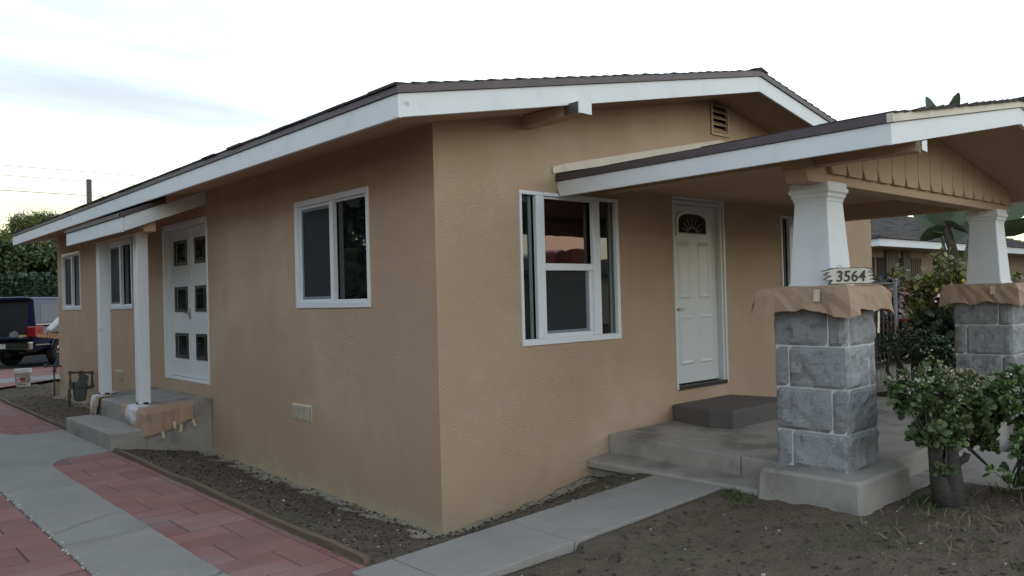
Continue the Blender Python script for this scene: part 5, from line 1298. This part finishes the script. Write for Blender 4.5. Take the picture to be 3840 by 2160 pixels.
for i in range(n_):
    a, b = hd_*i/n_, hd_*(i+1)/n_
    za, zb = ez1+.02+sl*a, ez1+.02+sl*b
    x = nx0+a-.05
    while x < nx1-a:
        x2 = min(x+.5+rr.uniform(-.15, .3), nx1-a+.05); h = .02+rr.uniform(0, .018)
        q.add([(x, ny0+a-.05, za-.01), (x2, ny0+a-.05, za-.01), (x2, ny0+a-.05, za+h), (x, ny0+a-.05, za+h), (x2, ny0+b, zb+.002), (x, ny0+b, zb+.002)], [(0, 1, 2, 3), (3, 2, 4, 5)])
        x = x2
    y = ny0+a-.05
    while y < ny1-a:
        y2 = min(y+.5+rr.uniform(-.15, .3), ny1-a+.05); h = .02+rr.uniform(0, .018)
        q.add([(nx0+a-.05, y, za-.01), (nx0+a-.05, y2, za-.01), (nx0+a-.05, y2, za+h), (nx0+a-.05, y, za+h), (nx0+b, y2, zb+.002), (nx0+b, y, zb+.002)], [(0, 3, 2, 1), (3, 5, 4, 2)])
        y = y2
zt = ez1+.02+sl*hd_
q.add([(nx0, ny0, ez1), (nx1, ny0, ez1), (nx1, ny1, ez1), (nx0, ny1, ez1), (nx0+hd_, ny0+hd_, zt-.02), (nx1-hd_, ny0+hd_, zt-.02)], [(0, 1, 5, 4), (1, 2, 5), (2, 3, 4, 5), (3, 0, 4)])
for k in range(20):
    t0, t1 = k/20, (k+1.15)/20; p = lambda t: Vector((nx0+hd_*t, ny0+hd_*t, ez1+.03+sl*hd_*t)); a_, b_ = p(t0), p(min(1, t1)); s1 = Vector((.14, -.14, -.025))
    q.add([a_+s1, a_-s1+Vector((0, 0, -.05)), a_+Vector((0, 0, .06)), b_+s1, b_-s1+Vector((0, 0, -.05)), b_+Vector((0, 0, .03))], [(0, 3, 5, 2), (2, 5, 4, 1), (0, 2, 1)])
q.build('roof', neiroof, nh)

o = thing('apartment_building', (28, 1, .2), 'pale cream two storey building at the far right beyond the pillar', 'building')
q = MB(); q.box(28.0, 40, -12, 3.2, 0, 6.2); q.box(27.9, 40.1, -12.1, 3.3, 6.2, 6.35); q.build('wall', cream, o)
for yy in (1.6, -1.2):
    q = MB(); q.box(27.93, 28.0, yy-.75, yy+.55, 3.2, 4.4); f_ = q.build('window', vinyl, o)
    q = MB(); q.box(27.90, 27.929, yy-.68, yy+.48, 3.28, 4.32); q.build('pane', darkglass, f_)

# red car parked behind the lemon tree
rc = thing('parked_car', (12.2, .8, .3), 'red parked car glimpsed through the leaves behind the lemon tree', 'car')
q = MB(); q.prism([(-.9, .55), (3.2, .55), (3.25, .85), (2.6, 1.02), (1.9, 1.08), (1.3, 1.52), (.1, 1.55), (-.6, 1.15), (-.95, 1.0)], 'y', .0, 1.65)
for i in range(len(q.v)): x, y, z = q.v[i]; q.v[i] = (11.4+x*.9, .25+y, z+.25)
q.build('body', redcar, rc, bevel=.08)
q = MB(); q.quad((11.6, .245, 1.42), (12.5, .245, 1.38), (12.4, .245, 1.72), (11.7, .245, 1.74)); q.build('side_window', darkglass, rc)
for xw in (11.25, 13.4):
    q = MB(); q.lathe((xw, .30, .62), [(.19, -.06), (.30, -.06), (.32, 0), (.30, .08), (.19, .08)], 22, 'y', cap=True); wo = q.build('wheel', rubber, rc, smooth=True)
    q = MB(); q.lathe((xw, .235, .62), [(.19, 0), (.17, -.01)], 18, 'y'); q.build('rim', chrome, wo)

# ------------------------------------------------------------------ left background: ivy hedge, trees, wires
rgh = np.random.default_rng(77)
o = thing('ivy_hedge', (-2, 27, .2), 'tall dark ivy covered hedge behind the truck', 'hedge')
q = MB(); q.grid([[(x, 27.2+.5*mnoise.noise(Vector((x, z, 0))), z) for z in np.linspace(.1, 2.9, 8)] for x in np.linspace(-16, 12, 30)]); q.grid([[(x, 27.2+y, 2.9+.1*mnoise.noise(Vector((x, y, 4)))) for y in (0, .5, 1)] for x in np.linspace(-16, 12, 30)]); q.build('hedge_core', leafdk, o)
n = 15000; P = np.stack([rgh.uniform(-6, 8, n), 27+rgh.normal(0, .22, n), rgh.uniform(.2, 3.15, n)], 1); P[:, 2] = np.where(P[:, 2] > 2.7, P[:, 2]+.25*fbm(P[:, 0]*.9, P[:, 0]*0, 4), P[:, 2])
D = rgh.normal(size=(n, 3))*.6+np.array((0, -.8, -.25)); leaf_mesh('foliage', P, D, rgh.uniform(.09, .19, n), 'quad', leafivy, o, rgh)
def tree(name, loc, lab, trunkh, lumps, nleaf, size, shape, m_, seed, group=None, droop=.3, tr=.18, sub=14, r0=.5, shell=.1):
    rg = np.random.default_rng(seed); o = thing(name, loc, lab, 'tree', group)
    q = MB(); l = np.array(loc, float); q.tube([tuple(l-np.array((0, 0, .2))), tuple(l+np.array((.08, 0, trunkh*.5))), tuple(l+np.array((0, .05, trunkh)))], [tr, tr*.8, tr*.6], 9)
    for c, r in lumps: q.tube([tuple(l+np.array((0, 0, trunkh*.8))), tuple((l+np.array((0, 0, trunkh))+np.array(c))/2), tuple(c)], [tr*.5, tr*.35, tr*.12], 6)
    q.build('trunk', bark, o, smooth=True)
    sl_ = branchy(lumps, sub, rg, r0); P, D, S = [], [], []
    per = nleaf//len(sl_)
    for c, r in sl_:
        p = ell_points(per, c, r, rg, shell, -1); d = rg.normal(size=p.shape); d[:, 2] -= droop; P.append(p); D.append(d); S.append(size*rg.uniform(.6, 1.3, per))
    leaf_mesh('crown', np.concatenate(P), np.concatenate(D), np.concatenate(S), shape, m_, o, rg)
    return o
tree('tree', (2.2, 31, .2), 'feathery light topped tree above the hedge at the left', 2.4, [((2.3, 31, 3.6), (1.3, 1.0, 1.4)), ((2.7, 31, 4.7), (.7, .6, .8)), ((1.2, 31, 4.2), (.9, .8, .9))], 9000, .30, 'thin', leaftr, 41, 'trees above the hedge', sub=22, r0=.42)
tree('tree', (4.2, 32, .2), 'second feathery tree partly hidden by the house eave', 2.4, [((4.0, 32, 3.8), (1.3, 1.0, 1.4)), ((3.9, 32, 5.0), (.8, .6, .6)), ((5.2, 32, 4.4), (1.0, .8, 1.0))], 9000, .30, 'thin', leaftr, 42, 'trees above the hedge', sub=22, r0=.42)
tree('tree', (1.6, 29, .2), 'dark dense tree directly behind the ivy hedge', 2.0, [((1.0, 29, 3.2), (1.6, .9, 1.15)), ((2.9, 29, 3.2), (1.5, .9, 1.1)), ((4.4, 29.2, 3.3), (1.2, .8, 1.1))], 16000, .17, 'quad', leafol, 43, 'trees above the hedge', sub=30, r0=.42)
for k, (za, zb, lab) in enumerate(((8.78, 8.85, 'uppermost thin power line crossing the sky on the left'), (8.38, 8.43, 'second power line below the uppermost one on the left'), (7.78, 7.80, 'faint power line just above the lowest one on the left'), (7.66, 7.72, 'lowest and darkest power line on the left'))):
    q = MB(); q.tube([(-30+10*i, 38+(k % 2)*.4, za+(zb-za)*(i/12)+(-.25+.25*((i-5)/5.)**2)) for i in range(13)], (.013, .011, .008, .015)[k], 5)
    o = q.build('power_line', pipem); link_props(o, lab, 'cable', 'power lines in the sky')

# ---- dark hedge and trees on the other side of the drive (seen in the side windows)
o = thing('boundary_hedge', (-8.2, 6, .1), 'tall dark hedge on the far side of the driveway', 'hedge')
q = MB(); q.box(-9.0, -8.3, -4, 70, 0, 3.4); q.build('hedge_core', leafdk, o)
n = 9000; P = np.stack([-8.2+rgh.normal(0, .2, n), rgh.uniform(-4, 70, n), rgh.uniform(.1, 3.7, n)], 1); leaf_mesh('foliage', P, rgh.normal(size=(n, 3))+np.array((.8, 0, -.2)), rgh.uniform(.2, .4, n), 'quad', leafivy, o, rgh)
for k, (x, y) in enumerate(((-9.5, 2), (-9.3, 8), (-9.6, 14), (-9.2, 20), (-9.6, 27), (-9.3, 35), (-9.6, 44), (-9.3, 55))):
    tree('tree', (x, y, .1), ['broad dark tree across the drive nearest the street', 'broad dark tree across the drive facing the side window', 'broad dark tree across the drive facing the side steps', 'broad dark tree across the drive facing the rear corner', 'broad dark tree across the drive level with the truck', 'broad dark tree across the rear lot just past the truck', 'broad dark tree across the rear lot, second from its end', 'broad dark tree at the far end of the rear lot'][k], 2.5, [((x, y, 4.4), (1.7, 2.2, 1.5)), ((x-.5, y+1.8, 4.9), (1.5, 1.9, 1.4))], 3000, .45, 'quad', leafdk, 50+k, 'trees across the drive', sub=20, r0=.8, tr=.22)

# ---- houses across the street (reflected in the front window)
def street_house(x0, x1, h, hr, lab, m_, y0=-25.0):
    o = thing('street_house', ((x0+x1)/2, y0, .1), lab, 'house', 'houses across the street')
    q = MB(); q.box(x0, x1, y0-6, y0, 0, h); q.build('wall', m_, o)
    q = MB(); q.prism([(x0-.5, h), (x1+.5, h), ((x0+x1)/2, hr)], 'y', y0-6.5, y0+.6); q.build('roof', neiroof, o)
    for xa in (x0+1.2, x1-3.2):
        q = MB(); q.box(xa, xa+2.0, y0+.002, y0+.05, 1.1, 2.4); f_ = q.build('window', vinyl, o)
        q = MB(); q.box(xa+.1, xa+1.9, y0+.051, y0+.07, 1.2, 2.3); q.build('pane', darkglass, f_)
street_house(11.5, 24.9, 2.9, 4.3, 'wide tan house across the street facing the porch', neiwall)
street_house(30.2, 42, 2.9, 4.2, 'cream house across the street at its far right end', cream)
street_house(-9, 9.5, 2.9, 4.6, 'low dark roofed house across the street to the left', neiwall)
o = thing('reflection_prop', (27.7, -25.5, .1), 'added salmon block with a red dome, shaped for the pink window reflection', 'reflection_prop')  # unseen block and dome, added to give the front window its pink reflection
q = MB(); q.box(25.5, 29.9, -29, -25, 0, 3.3); q.build('wall', pinkw, o)
q = MB(); q.grid([[(27.7+1.85*math.cos(a), -29+4.6*t, 3.32+1.0*math.sin(a)**.6) for t in (0, .5, 1)] for a in np.linspace(0, math.pi, 18)]); q.add([(27.7+1.85*math.cos(a), -24.4, 3.32+1.0*math.sin(a)**.6) for a in np.linspace(0, math.pi, 18)], [tuple(range(18))]); q.build('added_dome', redcar, o)

# ------------------------------------------------------------------ litter on the soil: chips, straw, pebbles, grass (nobody could count it)
def zone(n, rg, boxes):
    P = []
    tot = sum((b-a)*(d-c)*w_ for a, b, c, d, w_ in boxes)
    for a, b, c, d, w_ in boxes:
        k = int(n*(b-a)*(d-c)*w_/tot); P.append(np.stack([rg.uniform(a, b, k), rg.uniform(c, d, k)], 1))
    return np.concatenate(P)
def bare(p):
    x, y = p[:, 0], p[:, 1]
    ok = ~((x > -1.32) & (x < 1.74) & (y > -1.53) & (y < -.80))
    ok &= ~((x > 1.7) & (y > -2.66) & (y < .2)); ok &= ~((x > 3.08) & (y < -2.4)); ok &= ~((x < -1.11)); ok &= ~((x > -.02) & (y > -.02))
    ok &= ~((x < .0) & (y > 4.74) & (y < 7.1)); ok &= ~((x < -1.0) & (y < -.75)); ok &= ~((x > 1.6) & (x < 2.75) & (y > -2.75) & (y < -1.7))
    return p[ok]
BX = [(-1.1, 0, -.75, 4.7, 1.4), (-1.1, 0, 7.1, 14, .5), (0, 1.75, -.8, 0, 1.4), (-1, 3.1, -4.2, -1.5, 1.0)]
from mathutils.bvhtree import BVHTree
gob = bpy.data.objects['ground']; bvh = BVHTree.FromPolygons([v.co[:] for v in gob.data.vertices], [tuple(p.vertices) for p in gob.data.polygons])
def on_ground(p):
    out_ = []
    for x, y in p:
        h = bvh.ray_cast(Vector((x, y, 5)), Vector((0, 0, -1)))
        out_.append((x, y, h[0].z if h[0] else 0))
    return np.array(out_)
def scatter(name, n, m_, shape, smin, smax, flat, lift, seed, boxes=BX, up=0):
    rg = np.random.default_rng(seed); p = on_ground(bare(zone(n, rg, boxes))); k = len(p); p[:, 2] += lift
    D = rg.normal(size=(k, 3)); D[:, 2] = np.abs(D[:, 2])*flat+up
    o = leaf_mesh(name, p, D, rg.uniform(smin, smax, k)*rg.uniform(.5, 1, k), shape, m_, None, rg); link_props(o, kind='stuff'); return o
scatter('mulch_litter', 3800, darkchip, 'quad', .012, .045, .2, .002, 61, boxes=[(-1.1, 0, -.75, 4.7, 2.2), (-1.1, 0, 7.1, 14, .5), (0, 1.75, -.8, 0, 1.6), (-1, 3.1, -4.2, -1.5, .16)])
scatter('straw_litter', 2200, strawm, 'thin', .02, .07, .12, .004, 62)
scatter('pale_litter', 230, chipm, 'quad', .010, .030, .4, .006, 63)
GB = [(1.2, 3.0, -4.2, -2.75, 2.2), (-.6, 1.6, -2.6, -1.6, .10), (1.3, 1.75, -1.9, -1.5, 1.2), (2.0, 3.1, -3.0, -2.65, .6)]
rg = np.random.default_rng(64)
p = bare(zone(12000, rg, GB)); ms = fbm(p[:, 0]*2.3, p[:, 1]*2.3, 12, 4); p = p[ms+rg.normal(0, .05, len(ms)) > .10]; p = on_ground(p)
D = rg.normal(size=p.shape)*.55; D[:, 2] = np.abs(D[:, 2])+.6
o = leaf_mesh('grass_tufts', p, D, rg.uniform(.03, .085, len(p)), 'thin', grassm, None, rg); link_props(o, kind='stuff')
p = on_ground(bare(zone(420, rg, [(1.2, 2.9, -3.6, -2.7, 1)]))); D = rg.normal(size=p.shape)*.7; D[:, 2] = np.abs(D[:, 2])+.15
o = leaf_mesh('dry_grass', p, D, rg.uniform(.04, .11, len(p)), 'thin', strawm, None, rg); link_props(o, kind='stuff')
# stones
def stones(name, n, smin, smax, m_, seed, boxes):
    rg = np.random.default_rng(seed); p = on_ground(bare(zone(n, rg, boxes))); q = MB()
    for x, y, z in p:
        s_ = rg.uniform(smin, smax); a = rg.normal(0, 1, (8, 3)); 
        v = [Vector((sx*s_*rg.uniform(.5, 1), sy*s_*rg.uniform(.5, 1), sz*s_*.6*rg.uniform(.5, 1))) for sz in (-1, 1) for sy in (-1, 1) for sx in (-1, 1)]
        rz = Matrix.Rotation(rg.uniform(0, 6.3), 3, 'Z'); v = [rz @ c+Vector((x, y, z+s_*.15)) for c in v]
        q.add(v, [(0, 2, 3, 1), (4, 5, 7, 6), (0, 1, 5, 4), (2, 6, 7, 3), (0, 4, 6, 2), (1, 3, 7, 5)])
    o = q.build(name, m_); link_props(o, kind='stuff')
stones('soil_clods', 1500, .005, .018, mat('clod', (.075, .06, .047), .95, .1, 9, island=.4), 71, BX)
def gap_pebbles():
    rg = np.random.default_rng(73); q = MB()
    for k in range(170):
        x, y = -2.485+rg.normal(0, .012), rg.uniform(-1.2, 4.5); z = float(zd(y))+.006; s_ = rg.uniform(.005, .013)
        v = [Vector((x+sx*s_*rg.uniform(.5, 1), y+sy*s_*rg.uniform(.5, 1), z+sz*s_*.5)) for sz in (-1, 1) for sy in (-1, 1) for sx in (-1, 1)]
        q.add(v, [(0, 2, 3, 1), (4, 5, 7, 6), (0, 1, 5, 4), (2, 6, 7, 3), (0, 4, 6, 2), (1, 3, 7, 5)])
    o = q.build('joint_gravel', chipm); link_props(o, kind='stuff')
gap_pebbles()
stones('pebbles', 160, .004, .013, mat('pebble', (.33, .31, .28), .85, .1, 9, island=.5), 72, BX)
